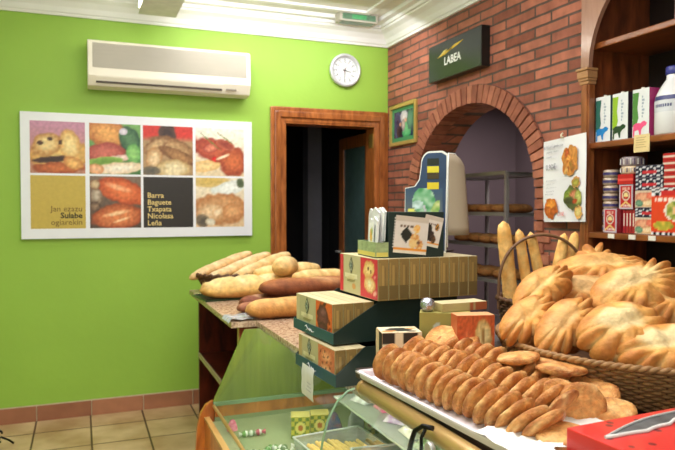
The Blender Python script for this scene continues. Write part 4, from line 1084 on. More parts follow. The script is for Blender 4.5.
def cookie_box(parent_m, kind, label, loc, rz, hh, seed, front, group):
    t = thing('biscuit_box', label, 'biscuit box', loc, rz, group)
    v_ = .92 + .14*((seed*37) % 10)/10
    c_sp = tuple(q*v_ for q in GLD); c_top = tuple(min(255,q*v_) for q in (206,190,150))
    M().box((0,0,0),(BT-.0012,BL,hh), cols=[GLD,c_top,c_sp,OLV,c_sp,OLV]).build('box', PRINT, t, bev=.0012)
    o = Vector((0,-.0004,0)); u, v = (1,0,0), (0,0,1)   # spine towards -Y
    g = M()
    g.rect(.004,.012,.0075,hh-.012,tuple(q*1.13*v_ for q in GLD),o,u,v,.0002)
    g.rect(.012,.012,.020,hh-.02,tuple(min(255,q*1.2*v_) for q in GLD),o,u,v,.0002)
    g.rect(.024,.012,.0265,hh*.8,tuple(q*.86*v_ for q in GLD),o,u,v,.0002)
    g.rect(.003,.005,.033,hh*.36,tuple(q*.82*v_ for q in GLD),o,u,v,.0003)
    g.build('spine_print', PRINT, t, weld=False)
    if front:
        o = Vector((-.0005,BL,0)); u, v = (0,-1,0), (0,0,1)
        g = M(); edge = {'red':(206,44,66),'choc':(206,190,150),'cook':(190,160,110)}[kind]
        g.rect(.002,.002,.030,hh-.002,edge,o,u,v,.0002)
        diamond(g, .096, hh*.73, .030, o, u, v, .0004)
        for k in range(5): g.rect(.060+.004*(k%2),hh*(.40-.035*k)+.006,.128-.006*(k%3),hh*(.40-.035*k)+.0085,(222,206,150) if k < 3 else (150,136,90),o,u,v,.0003)
        g.rect(.044,hh*.40,.146,hh*.52,(226,216,180),o,u,v,.0003)
        if kind == 'red': g.disc(.118,hh*.2,.014,.010,(206,150,90),o,u,v,.0005)
        g.build('front_print', PRINT, t, weld=False)
        paint('biscuit_picture', t, PRINT, o + Vector((-.0004,-.172,.002)), u, v, BL-.174, hh-.004, cookie_pic(kind), 30)
    return t
def display_tray(label, loc, rz, depth, hh, diag, lip):
    t = thing('display_tray', label, 'display tray', loc, rz, 'dark green display trays for biscuit boxes')
    W = BL+.030; th = .003
    M().box((0,0,0),(depth,W,th)).build('base', GREEN_CARD, t)
    M().box((-.0005,0,0),(th,W,lip)).build('front_lip', TEAL_CARD, t)
    out = [(0,0),(depth,0),(depth,hh),(diag,hh),(0,lip)]
    M().prism(out, th, org=(0,-.0005,0), u=(1,0,0), v=(0,0,1), n=(0,1,0)).build('side_panel', GREEN_CARD, t)
    M().prism(out, th, org=(0,W-th,0), u=(1,0,0), v=(0,0,1), n=(0,1,0)).build('side_panel', GREEN_CARD, t)
    M().box((depth-th,th,th),(depth,W-th,hh)).build('back_panel', GREEN_CARD, t)
    # white brand flourish on the lip
    g = M(); y = W*.62
    g.tube([(-.0015,y+.02,lip*.62),(-.0015,y+.008,lip*.80),(-.0015,y-.004,lip*.5),(-.0015,y+.010,lip*.3)], .0013, 6)
    g.tube([(-.0015,y-.008,lip*.35),(-.0015,y-.016,lip*.58),(-.0015,y-.022,lip*.36),(-.0015,y-.03,lip*.56),(-.0015,y-.038,lip*.34),(-.0015,y-.055,lip*.44)], .0012, 6)
    g.build('lip_flourish', INKW, t)
    return t
def place(loc, rz, x, y, z):
    return (loc[0] + x*math.cos(rz) - y*math.sin(rz), loc[1] + x*math.sin(rz) + y*math.cos(rz), loc[2] + z)
tiers = [((.698,1.786,GZ), R(3.2), .50, .113, .095, .036, 'cook', 3, .104, 'lowest'), ((.716,1.852,GZ+.1135), R(4.), .46, .129, .170, .034, 'choc', 4, .119, 'middle')]
for loc, rz, dep, hh, dg, lip, kind, cnt, bh, nm in tiers:
    display_tray('dark green card display tray with a teal lip, %s of the two' % {'lowest':'lower','middle':'upper'}[nm], loc, rz, dep, hh, dg, lip)
    for k in range(cnt):
        if k == 0: lb = {'cook':'biscuit box with a chocolate chip cookie front in the lowest display tray','choc':'biscuit box with an orange front and dark chocolate biscuits in the middle display tray'}[kind]
        else: lb = 'gold-spined biscuit box, %s from the front of the %s display tray' % (ORD[k], nm)
        cookie_box(None, kind, lb, place(loc, rz, .005+k*BT, .015, .0035), rz, bh, k+cnt, k == 0, 'biscuit boxes in the %s tray' % nm)
T3, rz3 = (.858,1.832,GZ+.1135+.1295+.0005), R(1.5)
for k in range(10):
    lb = 'biscuit box with a red front and pale cookies at the head of the top row' if k == 0 else 'gold-spined biscuit box, %s from the red front box in the top row' % ORD[k]
    cookie_box(None, 'red', lb, place(T3, rz3, k*(BT+.0006), 0, 0), rz3, .131, k+11, k == 0, 'biscuit boxes in the top row')
Z4 = T3[2] + .1315
# dark green carton with printed bags, sachets in its open end
t = thing('sachet_carton', 'dark green carton with pictures of biscuit bags standing on the top row', 'carton', place(T3, rz3, .008, .035, .1315), R(-4))
HW, HD, HH = .238, .170, .146
g = M(); th = .003
g.box((.045,0,0),(HW,th,HH)).box((.045,HD-th,0),(HW,HD,HH)).box((HW-th,th,0),(HW,HD-th,HH)).box((.055,th,HH-th),(HW-th,HD-th,HH)).box((0,0,0),(HW,HD,th)).box((.0452,th,th),(.048,HD-th,HH))
g.build('carton', GREEN_CARD, t, weld=False)
g = M(); g.box((0,0,th),(th,HD,.050)).box((th,0,th),(.044,th,.050)).box((th,HD-th,th),(.044,HD,.050))
g.build('low_front', pm('green_gold_front', (150,166,120), rough=.45, var=.25, scale=30, stretch=(1,1,3)), t, weld=False)
M().rect(.003,.004,.042,.018,(206,190,96),(0,-.0004,0),(1,0,0),(0,0,1)).build('gold_strip', PRINT, t)
M().rect(.0,.004,HD-.002,.018,(206,190,96),(-.0004,HD,0),(0,-1,0),(0,0,1)).build('gold_strip', PRINT, t)
def bagpic(s, q, alt=False):
    c = (226,214,206)
    if q > .86: c = (206,190,176)
    if .70 < q < .76 and .12 < s < .8 and int(s*28) % 3: c = (120,96,80)
    if q < .14: c = (232,150,50)
    if q < .09: c = (226,214,200)
    if not alt:
        if abs(s-.36)*1.1 + abs(q-.50) < .22: c = (34,38,34)
        for cx, cy, r_, ci in ((.62,.40,.14,(214,130,60)),(.76,.26,.12,(200,110,50)),(.56,.28,.12,(236,190,120)),(.66,.68,.10,(240,160,60)),(.74,.32,.06,(90,50,40))):
            if math.hypot(s-cx, (q-cy)*.9) < r_: c = mixc(ci, (240,210,150), .5+nz(s*14,q*14))
    else:
        for cx, cy, r_, ci in ((.30,.50,.20,(60,50,44)),(.50,.34,.16,(96,64,50)),(.66,.24,.12,(150,96,60)),(.74,.66,.11,(240,160,60)),(.36,.30,.12,(70,56,48))):
            if math.hypot(s-cx, (q-cy)*.9) < r_: c = mixc(ci, (30,26,26), .5+nz(s*14,q*14))
    return c
o = Vector((0,-.0006,0))
a_ = -.10; u = (math.cos(a_),0,math.sin(a_)); v = (-math.sin(a_),0,math.cos(a_))
paint('bag_picture', t, PRINT, o + Vector((.152,-.0003,.042)), (math.cos(-.22),0,math.sin(-.22)), (math.sin(.22),0,math.cos(.22)), .066, .100, lambda s,q: bagpic(s,q,True), 26)
paint('bag_picture', t, PRINT, o + Vector((.058,-.0009,.018)), u, v, .116, .120, bagpic, 30)
g = M()
for k in range(11): g.rect(.0552+k*.0009, .034+k*.0092, .0592+k*.0009, .038+k*.0092, (236,228,220), o, (1,0,0), (0,0,1), .002)
g.build('bag_crimp', PRINT, t, weld=False)
for k in range(5):
    s_ = tag(M().prism([(-.042,0),(.042,0),(.046,.090),(.034,.108),(.014,.100),(-.006,.112),(-.028,.102),(-.046,.094)], .006, org=(0,-.003,0), u=(0,1,0), v=(0,0,1), n=(1,0,0)).build('tea_sachet', pm('sachet', [(226,226,224),(206,208,206),(236,234,230),(190,194,194),(222,220,214)][k], rough=.35, var=.14, scale=26, coat=.3), None, place(place(T3, rz3, .008, .035, .1315), R(-4), .010+.0085*k, .070+.012*((k*2)%3-1), .020+.030*(k>0)), (R(4*(k%3-1)), R(3), R(-4+5*(k%3-1)))), 'whitish paper sachet, %s from the open front of the dark green carton' % ORD[k], 'sachet', 'sachets in the dark green carton')
g = blobs((226,226,222), [(.45,.4,.24,.34,.3,(226,160,70),(200,190,90)),(.6,.6,.12,.2,.2,(120,150,70),(160,180,110))], 51)
sf = place(place(T3, rz3, .008, .035, .1315), R(-4), .0, .07, .045)
first_s = [o_ for o_ in bpy.data.objects if o_.name.startswith('tea_sachet')][0]
paint('sachet_picture', first_s, PRINT, (-.0005,.030,.022), (0,-1,0), (0,0,1), .060, .070, g, 14, lift=.004)

# advertising standee behind it
t = thing('advertising_standee', 'rounded dark blue card standee with green bottle pictures and beige side', 'standee', (1.095,2.130,Z4-.0002), R(-50))
fo = [(.012,.0),(.008,.12),(.010,.232),(.046,.238),(.064,.262),(.070,.300)]
for i in range(13):
    a = PI - PI*.5*i/12; fo.append((.106+.034*math.cos(a), .318+.044*math.sin(a)))
fo += [(.152,.362),(.172,.350),(.172,.30),(.166,0)]
fo = fo[::-1]
M().prism(fo, .006, org=(0,0,0), u=(1,0,0), v=(0,0,1), n=(0,1,0)).build('front_card', pm('standee_edge', (228,226,222), rough=.5, var=.03), t)
cx_, cz_ = .110, .18
inn = [(cx_+(p[0]-cx_)*.93, cz_+(p[1]-cz_)*.965) for p in fo]
M().poly(inn, None, (0,-.0007,0), (1,0,0), (0,0,1)).build('blue_print', pm('standee_blue', (56,72,104), rough=.35, var=.22, scale=6), t)
def stand(s, q):
    c = mixc((104,110,114), (64,84,110), (q-.2)*1.4)
    if math.hypot((s-.50)/.30, (q-.66)/.38) < 1 and q > .2: c = mixc((74,146,92), (176,206,180), .5+1.4*nz(s*6,q*6,3))
    if math.hypot((s-.80-(q-.4)*.3)/.11, (q-.42)/.26) < 1: c = mixc((214,214,150),(110,160,70),.5+nz(s*8,q*8))
    if math.hypot((s-.34)/.16, (q-.56)/.12) < 1: c = mixc((210,226,230),(150,180,170),.5+nz(s*9,q*9))
    if .08 < s < .30-.2*(q-.2) and .16 < q < .46: c = (224,222,104)
    if abs(s-.52+.25*(q-.5)) < .03 and q < .55: c = (196,190,200)
    return c
paint('bottle_picture', t, PRINT, (.012,-.0012,.095), (1,0,0), (0,0,1), .142, .135, stand, 34)
g = M()
for z, c in ((.312,(40,44,40)),(.284,(216,200,60)),(.262,(70,56,40)),(.226,(216,190,50))): g.rect(.096,z-.0,.140,z+.024,c,(0,-.0018,0),(1,0,0),(0,0,1))
g.build('yellow_emblem', PRINT, t, weld=False)
sd = [(.172,.350,0),(.172,.30,0),(.166,.0,0)]
g = M(); vs = []; rows = 10
for j in range(rows+1):
    q = j/rows; z = .062 + (.352-.062)*q; x0 = .1665+.005*q
    for i in range(9):
        p = i/8; dep = .088*p; bul = .018*math.sin(p*PI)*(1-q*.6) + .012*(1-q)*p; dr = .045*p*p*q*q
        vs.append((x0+.002+bul+dep*.40+.012*(1-q)*p, dep*.9, z-dr))
for j in range(rows):
    for i in range(8): g.f.append([j*9+i,j*9+i+1,(j+1)*9+i+1,(j+1)*9+i]); g.c.append(None); g.sm.append(True)
g.v = [Vector(p) for p in vs]
so = g.build('side_card', pm('beige_card', (176,160,138), rough=.6, var=.05, scale=4), t, weld=False)
sm_ = so.modifiers.new('thick', 'SOLIDIFY'); sm_.thickness = .003
M().tube([(.1725,-.001,.02),(.1735,-.001,.3),(.1745,.002,.352),(.187,.035,.352),(.205,.078,.310)], .0022, 6).build('white_edge', INKW, t)
M().box((.02,.006,0),(.165,.09,.006)).build('foot', BLACK, t)

# price label hanging from the lowest lip
g = M(); n_ = 8
for j in range(n_+1):
    for i in range(3):
        s_, q = i/2, j/n_
        g.v.append(Vector((.690-.016*math.sin(q*1.6)-.003*nz(q*3,s_), 2.030-.118*s_-.004+.060*(1-q)*.9, .768+.118*q-.006*s_*0)))
for j in range(n_):
    for i in range(2): g.f.append([j*3+i,j*3+i+1,(j+1)*3+i+1,(j+1)*3+i]); g.c.append(None); g.sm.append(True)
o = tag(g.build('price_label', pm('label_white', (236,236,244), rough=.6, var=.05, scale=30), None, weld=False), 'white paper price label hanging from the teal lip of the lowest display tray', 'price label')
g = M()
for k in range(6): g.rect(.03+.006*(k%2), .030+k*.011, .085-.008*(k%3), .0325+k*.011, (186,186,206), (.672,2.03,.775), (0,-1,0), (.11,-.08,1))
g.build('writing', PRINT, o, weld=False)

# ------------------------------------------------------------------ small boxes behind the cookies
TZ = .9445
def sbox(name, label, x, y, z, w, d_, h, rz, cols, front=None, top=None, cat='box', side=None):
    t = thing(name, label, cat, (x,y,z), rz)
    M().box((-w/2,-d_/2,0),(w/2,d_/2,h), cols=cols).build('box', PRINT, t, bev=.002)
    if front: paint('front_print', t, PRINT, (-w/2+.001,-d_/2-.0006,.001), (1,0,0), (0,0,1), w-.002, h-.002, front, 24)
    if top: paint('top_print', t, PRINT, (-w/2+.001,-d_/2+.001,h+.0002), (1,0,0), (0,1,0), w-.002, d_-.002, top, 24)
    if side: paint('side_print', t, PRINT, (-w/2-.0006,d_/2-.001,.001), (0,-1,0), (0,0,1), d_-.002, h-.002, side, 16)
    return t
waf = blobs((236,222,190), [(.5,.5,.34,.3,.2,(40,44,40),(60,60,52)),(.2,.25,.2,.14,.3,(206,120,60),(226,170,110)),(.85,.7,.16,.12,.1,(226,150,80),(240,200,150)),(.78,.2,.14,.1,0,(60,40,36),(90,60,50))], 61, .2)
sbox('wafer_box', 'small black, cream and brown wafer box behind the first cookies of the tray', .820, 1.615, TZ, .112, .085, .112, R(-14), [(60,50,40),(236,222,190),(190,140,100),(150,110,80),(120,100,80),(206,170,130)],
     lambda s,q: (40,34,30) if q > .72 and math.sin(s*11) > -.4 else ((226,206,176) if q > .3 else (190,116,70)), waf, side=lambda s,q: (44,36,30) if s > .55 else (226,196,156))
def gg(s, q):
    c = (150,136,62) if q > .12 else (120,108,50)
    if math.hypot((s-.34)/.12,(q-.5)/.34) < 1: c = mixc((206,206,196),(170,170,150),.5+nz(s*9,q*9))
    return c
sbox('gold_green_box', 'olive gold gift box behind the cookie tray with a flat box on its lid', .975, 1.625, TZ, .140, .150, .160, R(-32), [(110,100,50),(176,166,92),(150,136,62),(130,118,56),(120,110,54),(140,126,58)], gg)
sbox('flat_box', 'flat gold biscuit box lying across the olive gold gift box', 1.005, 1.600, TZ+.1606, .150, .060, .024, R(2), [(120,100,60),(206,192,150),(176,156,104),(150,90,60),(160,140,96),(176,156,104)], lambda s,q: (170,90,56) if s > .62 and abs(s-.72) > .03 else (184,166,116))
t = thing('foil_ball', 'silver foil wrapped sweet standing against the gold boxes', 'sweet', (.905,1.605,TZ+.161), 0)
M().lathe([(0,0),(.014,0),(.019,.006),(.022,.018),(.019,.030),(.010,.037),(0,.039)], 20).build('foil_ball', pm('silver_foil', (190,190,206), rough=.22, metal=.9, var=.2, scale=60, bump=.6, bscale=90), t)
org_ = blobs((196,90,48), [(.70,.66,.22,.28,.1,(232,214,160),(196,150,84)),(.25,.5,.2,.3,0,(226,130,80),(190,80,46)),(.70,.66,.05,.16,.1,(150,110,60),(206,170,110))], 62, .2)
sbox('orange_biscuit_box', 'orange biscuit box with a cream oval picture beside the olive gold box', 0.985, 1.500, TZ, .105, .055, .165, R(-14), [(150,70,40),(214,160,110),(196,90,48),(170,80,46),(150,70,40),(196,100,60)], org_)

# ------------------------------------------------------------------ tray of cookies
t = thing('cookie_tray', 'white plastic tray under the rows of cookies', 'tray', (.858,1.240,TZ), R(3.2))
g = M(); a, b = .155, .335
ol = [(-a,-b),(a,-b),(a,b),(-a,b)]
g.box((-a,-b,0),(a,b,.004)); g.box((-a-.004,-b,0.004),(-a+.002,b,.019)); g.box((a-.002,-b,.004),(a+.004,b,.019)); g.box((-a,b-.002,.004),(a,b+.004,.019)); g.box((-a,-b-.004,.004),(a,-b+.002,.019))
g.box((-a-.012,-b-.01,.016),(-a-.003,b+.01,.021)); g.box((a+.003,-b-.01,.016),(a+.012,b+.01,.021)); g.box((-a-.012,b+.003,.016),(a+.012,b+.012,.021))
g.build('tray', pm('tray_white', (230,222,228), rough=.35, var=.03), t, weld=False, bev=.001)
g = M(); n_ = 26; g.vc = None
for j in range(n_+1):
    for i in range(n_+1):
        s_, q = i/n_, j/n_
        x = .700+.30*s_+.02*nz(q*3,7); y0 = .72+.185*max(0,min(1,(x-.715)/.045)); y = y0+(1.06-y0)*q+.012*nz(s_*3,5)
        z = TZ+.022+.010*abs(nz(s_*5,q*5,2))+.006*abs(nz(s_*14,q*14,4)) + .020*max(0,1-q*2.2)*max(0,.5-s_)*2
        g.v.append(Vector((x,y,z)))
for j in range(n_):
    for i in range(n_): a_ = j*(n_+1)+i; g.f.append([a_,a_+1,a_+n_+2,a_+n_+1]); g.c.append(None); g.sm.append(True)
tag(g.build('baking_paper', WHITEPAPER, None, weld=False), 'white crumpled paper sheet on the near end of the cookie tray', 'paper')

protos = []
rc = random.Random(12)
def put_cookie(c, nrm, xax, label, group, sc=1.):
    z = Vector(nrm).normalized(); x = Vector(xax); x = (x - z*x.dot(z)).normalized(); y = z.cross(x)
    mt = Matrix((x, y, z)).transposed().to_euler()
    k = rc.randrange(8)
    if len(protos) < 8:
        o = cookie_mesh(.0470, .0235, 1.05, len(protos)*3.7+1).build('cookie', COOKIE, None, weld=False); protos.append(o)
    else:
        o = protos[k].copy(); COL.objects.link(o)
    o.location = c; o.rotation_euler = mt; o.scale = (sc*rc.uniform(.96,1.05), sc*rc.uniform(.95,1.04), rc.uniform(.92,1.1))
    tag(o, label, 'cookie', group)
def row(p0, p1, n, lean, name, sc=1., dz=0., xt=.55):
    p0, p1 = Vector(p0), Vector(p1); d_ = (p1-p0).normalized()
    for k in range(n):
        c = p0.lerp(p1, k/(n-1)) + Vector((rc.uniform(-.004,.004), rc.uniform(-.003,.003), dz + rc.uniform(-.002,.003)))
        ln = lean[0] + (lean[1]-lean[0])*(k/(n-1))**1.6 + rc.uniform(-.07,.07)
        nrm = d_*math.cos(ln) + Vector((0,0,1))*math.sin(ln) + Vector((.14,0,0))
        put_cookie(c, nrm, (1,.1,xt+rc.uniform(-.12,.12)), 'golden cookie, %s from the far end of the %s' % (ORD[k], name), 'cookies in the %s' % name, sc)
CZ_ = TZ + .006
row((.734,1.505,CZ_+.046), (.808,.990,CZ_+.034), 16, (-.12,-.80), 'row along the rail')
row((.828,1.535,CZ_+.054), (.910,1.060,CZ_+.040), 15, (-.14,-.66), 'second row from the rail')
row((.916,1.535,CZ_+.058), (.990,1.180,CZ_+.048), 11, (-.16,-.60), 'third row from the rail')
put_cookie((.905,1.525,CZ_+.092), (-.45,-.35,.8), (1,-.2,.35), 'cookie lying tilted on the heap below the olive gold box', 'loose cookies')
put_cookie((.948,1.495,CZ_+.090), (-.35,-.45,.8), (1,-.3,.25), 'cookie beside the tilted one below the orange biscuit box', 'loose cookies')
put_cookie((1.025,1.225,CZ_+.082), (.02,.02,1.), (1,-.35,.02), 'browned flat cookie on the heap by the basket rim, further from the red box', 'loose cookies', 1.05)
put_cookie((1.000,1.165,CZ_+.084), (.05,.06,1.), (1,-.40,-.05), 'browned flat cookie on the heap, the one nearest the red box', 'loose cookies', 1.12)
put_cookie((.950,1.255,CZ_+.094), (-.10,.10,1.), (1,-.3,.12), 'browned cookie half sliding off the heap by the basket', 'loose cookies', 1.05)
put_cookie((.925,1.085,CZ_+.042), (-.60,-.75,.15), (.75,-.65,.1), 'pale cookie standing on edge behind its twin on the paper', 'loose cookies', 1.0)
put_cookie((.948,1.045,CZ_+.043), (-.40,-.90,.15), (1,-.40,.1), 'pale cookie standing on edge facing the camera on the paper', 'loose cookies', 1.02)
put_cookie((1.050,1.140,CZ_+.050), (-.45,-.20,.85), (1,-.3,.40), 'cookie leaning under the basket rim, furthest of three', 'loose cookies', .85)
put_cookie((1.030,1.085,CZ_+.040), (-.45,-.15,.85), (1,-.3,.40), 'cookie leaning under the basket rim, middle of three', 'loose cookies', .95)
put_cookie((1.010,1.025,CZ_+.028), (-.25,-.15,.92), (1,-.35,.16), 'pale cookie lying near the red box, nearest of three under the rim', 'loose cookies', 1.0)
put_cookie((.822,.945,CZ_+.026), (-.1,-.15,.97), (1,-.25,.02), 'pale flat cookie on the paper at the end of the row along the rail', 'loose cookies', 1.1)

# ------------------------------------------------------------------ wicker basket of hand-shaped loaves
BC = (1.392,1.295); 
t = thing('wicker_basket', 'large round brown wicker basket piled with golden lobed loaves', 'basket', (BC[0],BC[1],TZ))
def weave(rows, r0, r1, h, n_st, rad, wob, mat):
    g = M()
    for j in range(rows):
        q = j/(rows-1); r_ = r0 + (r1-r0)*q**.75; z = .006 + h*q; P_ = []
        N_ = n_st*4
        for i in range(N_):
            a = 2*PI*i/N_; P_.append(((r_+wob*math.sin(n_st/2*a*2*.5 + (PI if j % 2 else 0)))*math.cos(a), (r_+wob*math.sin(n_st/2*a*2*.5 + (PI if j % 2 else 0)))*math.sin(a), z))
        g.tube(P_, rad, 5, closed=True)
    return g
weave(15, .322, .380, .098, 120, .0046, .004, WICK).build('woven_wall', WICK, t, weld=False)
g = M()
for i in range(84):
    a = 2*PI*(i+.5)/84; g.tube([(.320*math.cos(a),.320*math.sin(a),.002),(.350*math.cos(a),.350*math.sin(a),.045),(.380*math.cos(a),.380*math.sin(a),.105)], .0035, 5)
g.build('stakes', WICKD, t, weld=False)
P1, P2 = [], []
for i in range(520):
    a = 2*PI*i/520; w_ = .0032
    P1.append(((.384+w_*math.cos(a*64))*math.cos(a), (.384+w_*math.cos(a*64))*math.sin(a), .110+w_*math.sin(a*64)))
    P2.append(((.384-w_*math.cos(a*64))*math.cos(a), (.384-w_*math.cos(a*64))*math.sin(a), .110-w_*math.sin(a*64)))
M().tube(P1, .0056, 6, closed=True).tube(P2, .0056, 6, closed=True).build('braided_rim', pm('rim_wicker', (156,114,70), rough=.6, var=.25, scale=60), t, weld=False)
M().lathe([(0,.001),(.320,.001),(.320,.005),(0,.005)], 48).build('base', WICKD, t)

Fw = Vector((.366,.930,0)); Rt = Vector((.930,-.366,0)); Up = Vector((0,0,1))
def fan(label, c, a, b, h, rise, face, lobes, seed, yaw=0., patch=.5, crust=(226,168,90), flip=1, amp=1., ang=0.):
    g = fan_mesh(a, b, h, lobes, seed, patch, crust, amp, ang)
    f = (Fw*math.cos(yaw) + Rt*math.sin(yaw)); r_ = (Rt*math.cos(yaw) - Fw*math.sin(yaw))
    nrm = (-f*math.sin(face) + Up*math.cos(face)); side = f*math.cos(face) + Up*math.sin(face)
    x = r_*math.cos(rise) + side*math.sin(rise); y = nrm.cross(x)
    if flip < 0: x, y = -x, -y
    o = g.build('lobed_loaf', CRUMB, None, c, Matrix((x, y, nrm)).transposed().to_euler(), weld=False)
    return tag(o, label, 'bread', 'golden lobed loaves in the wicker basket')
fan('golden lobed loaf lying flat along the top of the heap', (1.446,1.521,1.190), .142, .080, .056, .04, .50, 17, 1.0, patch=.25, amp=1.5, ang=.5)
fan('large lobed loaf slanting up towards the shelves with a floury middle', (1.353,1.310,1.165), .138, .074, .064, .44, .70, 17, 2.2, patch=.75, amp=1.6, ang=.8)
fan('broad rounded loaf with a pale floury top at the front of the basket', (1.170,1.175,1.085), .108, .080, .076, .36, .70, 11, 3.1, patch=.95)
fan('ridged lobed loaf tucked under the slanting one at the frame edge', (1.430,1.250,1.120), .145, .072, .060, .02, .55, 19, 4.4, patch=.2, amp=1.4)
fan('pale floury loaf lowest at the frame edge over the basket rim', (1.225,1.080,1.062), .125, .072, .060, .12, .70, 11, 5.3, patch=1.)
fan('upright lobed loaf leaning in the middle of the heap', (1.111,1.295,1.090), .104, .056, .058, .80, .80, 13, 6.1, patch=.4, amp=1.4)
fan('golden loaf leaning on the rim side of the upright one', (1.063,1.377,1.098), .094, .050, .052, .75, .75, 11, 7.7, patch=.25, amp=1.4)
fan('lobed loaf standing steeply at the breadstick side of the heap', (1.179,1.464,1.155), .112, .056, .058, .75, .75, 13, 8.2, patch=.25, amp=1.4)
fan('browner loaf deep in the middle behind the others', (1.329,1.455,1.140), .105, .066, .056, .15, .6, 11, 9.5, patch=.5, crust=(200,146,84))
fan('golden lobed loaf whose fingers stick up behind the top loaf', (1.500,1.620,1.205), .078, .055, .046, 1.0, 1.0, 9, 10.4, patch=.1, amp=1.9, ang=1.2)
fan('loaf lying in the bottom of the basket under the slanting loaf', (1.330,1.270,1.035), .150, .090, .065, .1, .3, 11, 11.4, patch=.3)
fan('loaf lying in the bottom of the basket beneath the steep ones', (1.220,1.430,1.030), .120, .080, .062, .5, .3, 11, 12.4, patch=.3)
fan('loaf in the shadow at the back of the basket floor', (1.480,1.460,1.060), .150, .090, .065, .1, .3, 11, 13.4, patch=.3)

# handled basket with breadsticks
t = thing('handled_basket', 'small round wicker basket with a thin arched handle holding breadsticks', 'basket', (1.53,1.885,TZ), R(-20))
g = weave(11, .125, .152, .115, 40, .0062, .004, WICKD); g.lathe([(0,.001),(.124,.001),(.124,.005),(0,.005)], 32)
g.build('woven_wall', WICKD, t, weld=False)
P_ = []
for i in range(120):
    a = 2*PI*i/120; P_.append(((.154+.004*math.cos(a*30))*math.cos(a), (.154+.004*math.cos(a*30))*math.sin(a), .126+.004*math.sin(a*30)))
M().tube(P_, .0085, 7, closed=True).build('braided_rim', WICKD, t, weld=False)
P_ = [(-.158,0,.09)] + [(-.158*math.cos(PI*i/24), 0, .155+.20*math.sin(PI*i/24)**.8) for i in range(25)] + [(.158,0,.09)]
M().tube(P_, .0055, 8).build('handle', pm('handle_cane', (120,84,56), rough=.5, var=.2, scale=30), t, weld=False)
def stick(label, top, bot, r_, seed):
    top, bot = Vector(top), Vector(bot); d_ = top - bot; L_ = d_.length
    g = M(); g.vc = []; nL, nS = 30, 14
    for i in range(nL+1):
        s_ = i/nL; e = abs(2*s_-1); rr = r_*max(.05, (1-e**9)**.5)*(1+.08*nz(s_*7, seed))
        for j in range(nS):
            a = 2*PI*j/nS
            g.v.append(Vector((rr*math.cos(a)+.004*nz(s_*3,seed,1), rr*math.sin(a), L_*s_)))
            g.vc.append(mixc((226,164,84),(246,200,126), .5+.9*nz(s_*11, a*.8, seed)))
    for i in range(nL):
        for j in range(nS): g.f.append([i*nS+j, i*nS+(j+1)%nS, (i+1)*nS+(j+1)%nS, (i+1)*nS+j]); g.c.append(None); g.sm.append(True)
    g.f.append(list(range(nS))[::-1]); g.c.append(None); g.sm.append(True); g.f.append([nL*nS+j for j in range(nS)]); g.c.append(None); g.sm.append(True)
    tag(g.build('breadstick', CRUMB, None, bot, d_.to_track_quat('Z','Y').to_euler(), weld=False), label, 'breadstick', 'breadsticks in the handled basket')
ZB = TZ+.012
stick('thickest upright breadstick at the arch side of the handled basket', (1.415,1.962,1.348), (1.452,1.945,ZB), .026, 1)
stick('upright breadstick in the middle of the three by the handle', (1.470,1.945,1.319), (1.515,1.915,ZB), .019, 2)
stick('upright breadstick nearest the brick pier of the three by the handle', (1.500,1.918,1.309), (1.575,1.895,ZB), .019, 3)
stick('breadstick leaning outwards, crossing under the handle arc', (1.626,1.885,1.304), (1.505,1.845,ZB), .020, 4)
stick('breadstick leaning outwards beside the price sheet pier', (1.682,1.893,1.308), (1.550,1.835,ZB), .020, 5)

# red tissue box in the corner
def spotted_card():
    m, nt, b = base_mat('red_spotted_card'); N, L = nt.nodes, nt.links
    tc = N.new('ShaderNodeTexCoord'); vo = N.new('ShaderNodeTexVoronoi'); vo.inputs['Scale'].default_value = 24; vo.inputs['Randomness'].default_value = .8
    L.new(tc.outputs['Object'], vo.inputs['Vector'])
    cr = N.new('ShaderNodeValToRGB'); cr.color_ramp.elements[0].position = .13; cr.color_ramp.elements[0].color = lin((120,22,28)) + (1,)
    cr.color_ramp.elements[1].position = .18; cr.color_ramp.elements[1].color = lin((218,46,44)) + (1,)
    L.new(vo.outputs['Distance'], cr.inputs['Fac']); L.new(cr.outputs[0], b.inputs['Base Color'])
    b.inputs['Roughness'].default_value = .35; b.inputs['Coat Weight'].default_value = .2
    return m
t = thing('tissue_box', 'bright red dark-spotted cardboard box with a torn grey slot beside the cookies', 'box', (.772,.886,.9445+.020), R(3))
TW, TD_, TH_ = .292, .24, .056
M().box((0,-TD_,0),(TW,0,TH_)).build('box', spotted_card(), t, bev=.003)
sl = []
for i in range(13):
    s_ = i/12; sl.append((.018+.262*s_, -.068+.045*s_ - .022*math.sin(PI*s_)*(1+.15*math.sin(i*2))))
up_ = [(.018+.262*s_/12, -.068+.045*s_/12 + .016*math.sin(PI*s_/12)) for s_ in range(12,-1,-1)]
M().poly(sl+up_, None, (0,0,TH_+.0012), (1,0,0), (0,1,0)).build('torn_slot', pm('slot_grey', (92,92,94), rough=.5, var=.5, scale=30), t)
M().tube([(p[0],p[1],TH_+.0022) for p in sl], .0032, 6).build('torn_edge', pm('torn_white', (226,222,220), rough=.7, var=.05), t)
M().tube([(p[0],p[1],TH_+.0022) for p in up_], .0022, 6).build('torn_edge', pm('torn_grey', (186,182,180), rough=.7, var=.05), t)
M().box((.02,-.22,-.0198),(.27,-.02,0)).build('tray_foot', pm('white_foot', (222,216,214), rough=.5), t, bev=.002)

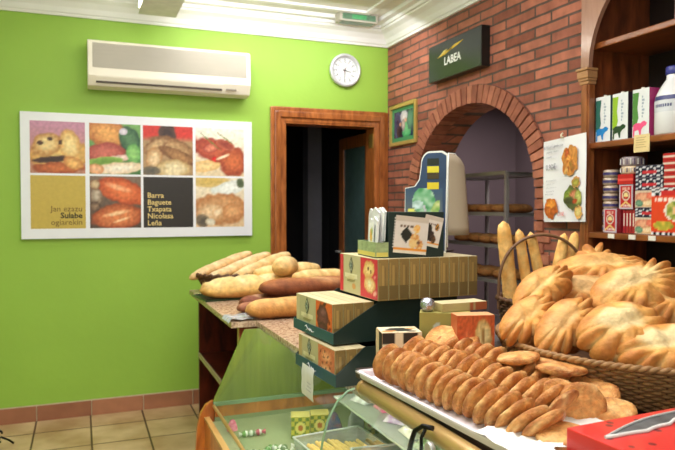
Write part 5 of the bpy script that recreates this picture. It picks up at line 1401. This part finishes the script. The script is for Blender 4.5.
# the tip of an iron scroll, low at the frame edge
t = thing('iron_plant_stand', 'black wrought-iron scroll stand at the frame edge by the green wall', 'stand', (-.455,4.20,0))
sp = []
for i in range(30):
    a = .3 + 4.6*i/29; r_ = .012 + .030*i/29; sp.append((r_*math.cos(a), -.0+r_*.2*math.sin(a), .075+r_*math.sin(a)))
M().tube(sp, .006, 8).build('scroll', IRON, t)
for k in range(3):
    a = 2*PI*k/3+.4; M().tube([(.005*math.cos(a),.005*math.sin(a),.06),(.05*math.cos(a),.05*math.sin(a),.03),(.075*math.cos(a),.075*math.sin(a),.0065)], .006, 8).build('leg', IRON, t)

# ------------------------------------------------------------------ light and camera
def area(name, loc, rot, sx_, sy_, power, col=(1,1,1)):
    l = bpy.data.lights.new(name, 'AREA'); l.shape = 'RECTANGLE'; l.size = sx_; l.size_y = sy_; l.energy = power; l.color = col
    o = bpy.data.objects.new(name, l); COL.objects.link(o); o.location = loc; o.rotation_euler = rot; return o
area('ceiling_light', (.5,1.9,2.74), (0,0,0), 1.6, 2.6, 62, (1,.98,.95))
area('shop_window_light', (-1.2,-1.4,1.9), (R(78),0,R(-32)), 2.2, 1.6, 62, (.93,.96,1))
area('wall_wash', (1.35,4.0,2.70), (R(28),0,0), 1.4, .25, 14, (1,.98,.96))  # added wash that brightens the upper green wall, no fitting there
area('ceiling_fill', (.3,2.3,2.05), (PI,0,0), 1.6, 1.6, 26, (.96,.96,1))  # added upward fill that whitens the ceiling, no fitting there
area('storeroom_fill', (3.5,4.3,2.40), (0,0,0), .5, .9, 30, (1,.92,.9))  # added fill that lifts the mauve back room walls
w = bpy.data.worlds.new('world'); S.world = w; w.use_nodes = True
w.node_tree.nodes['Background'].inputs[0].default_value = (.9,.93,1,1); w.node_tree.nodes['Background'].inputs[1].default_value = .45
cd = bpy.data.cameras.new('camera'); cam = bpy.data.objects.new('camera', cd); COL.objects.link(cam)
cd.sensor_width = 36; cd.lens = 36*650/675; cam.location = (0,0,1.4); cam.rotation_euler = (PI/2 - R(1.63), 0, -R(21.5)); cd.clip_start = .05
cd.dof.use_dof = True; cd.dof.focus_distance = 1.75; cd.dof.aperture_fstop = 7.0
S.camera = cam
S.view_settings.view_transform = 'Standard'; S.view_settings.look = 'None'; S.view_settings.exposure = 0.
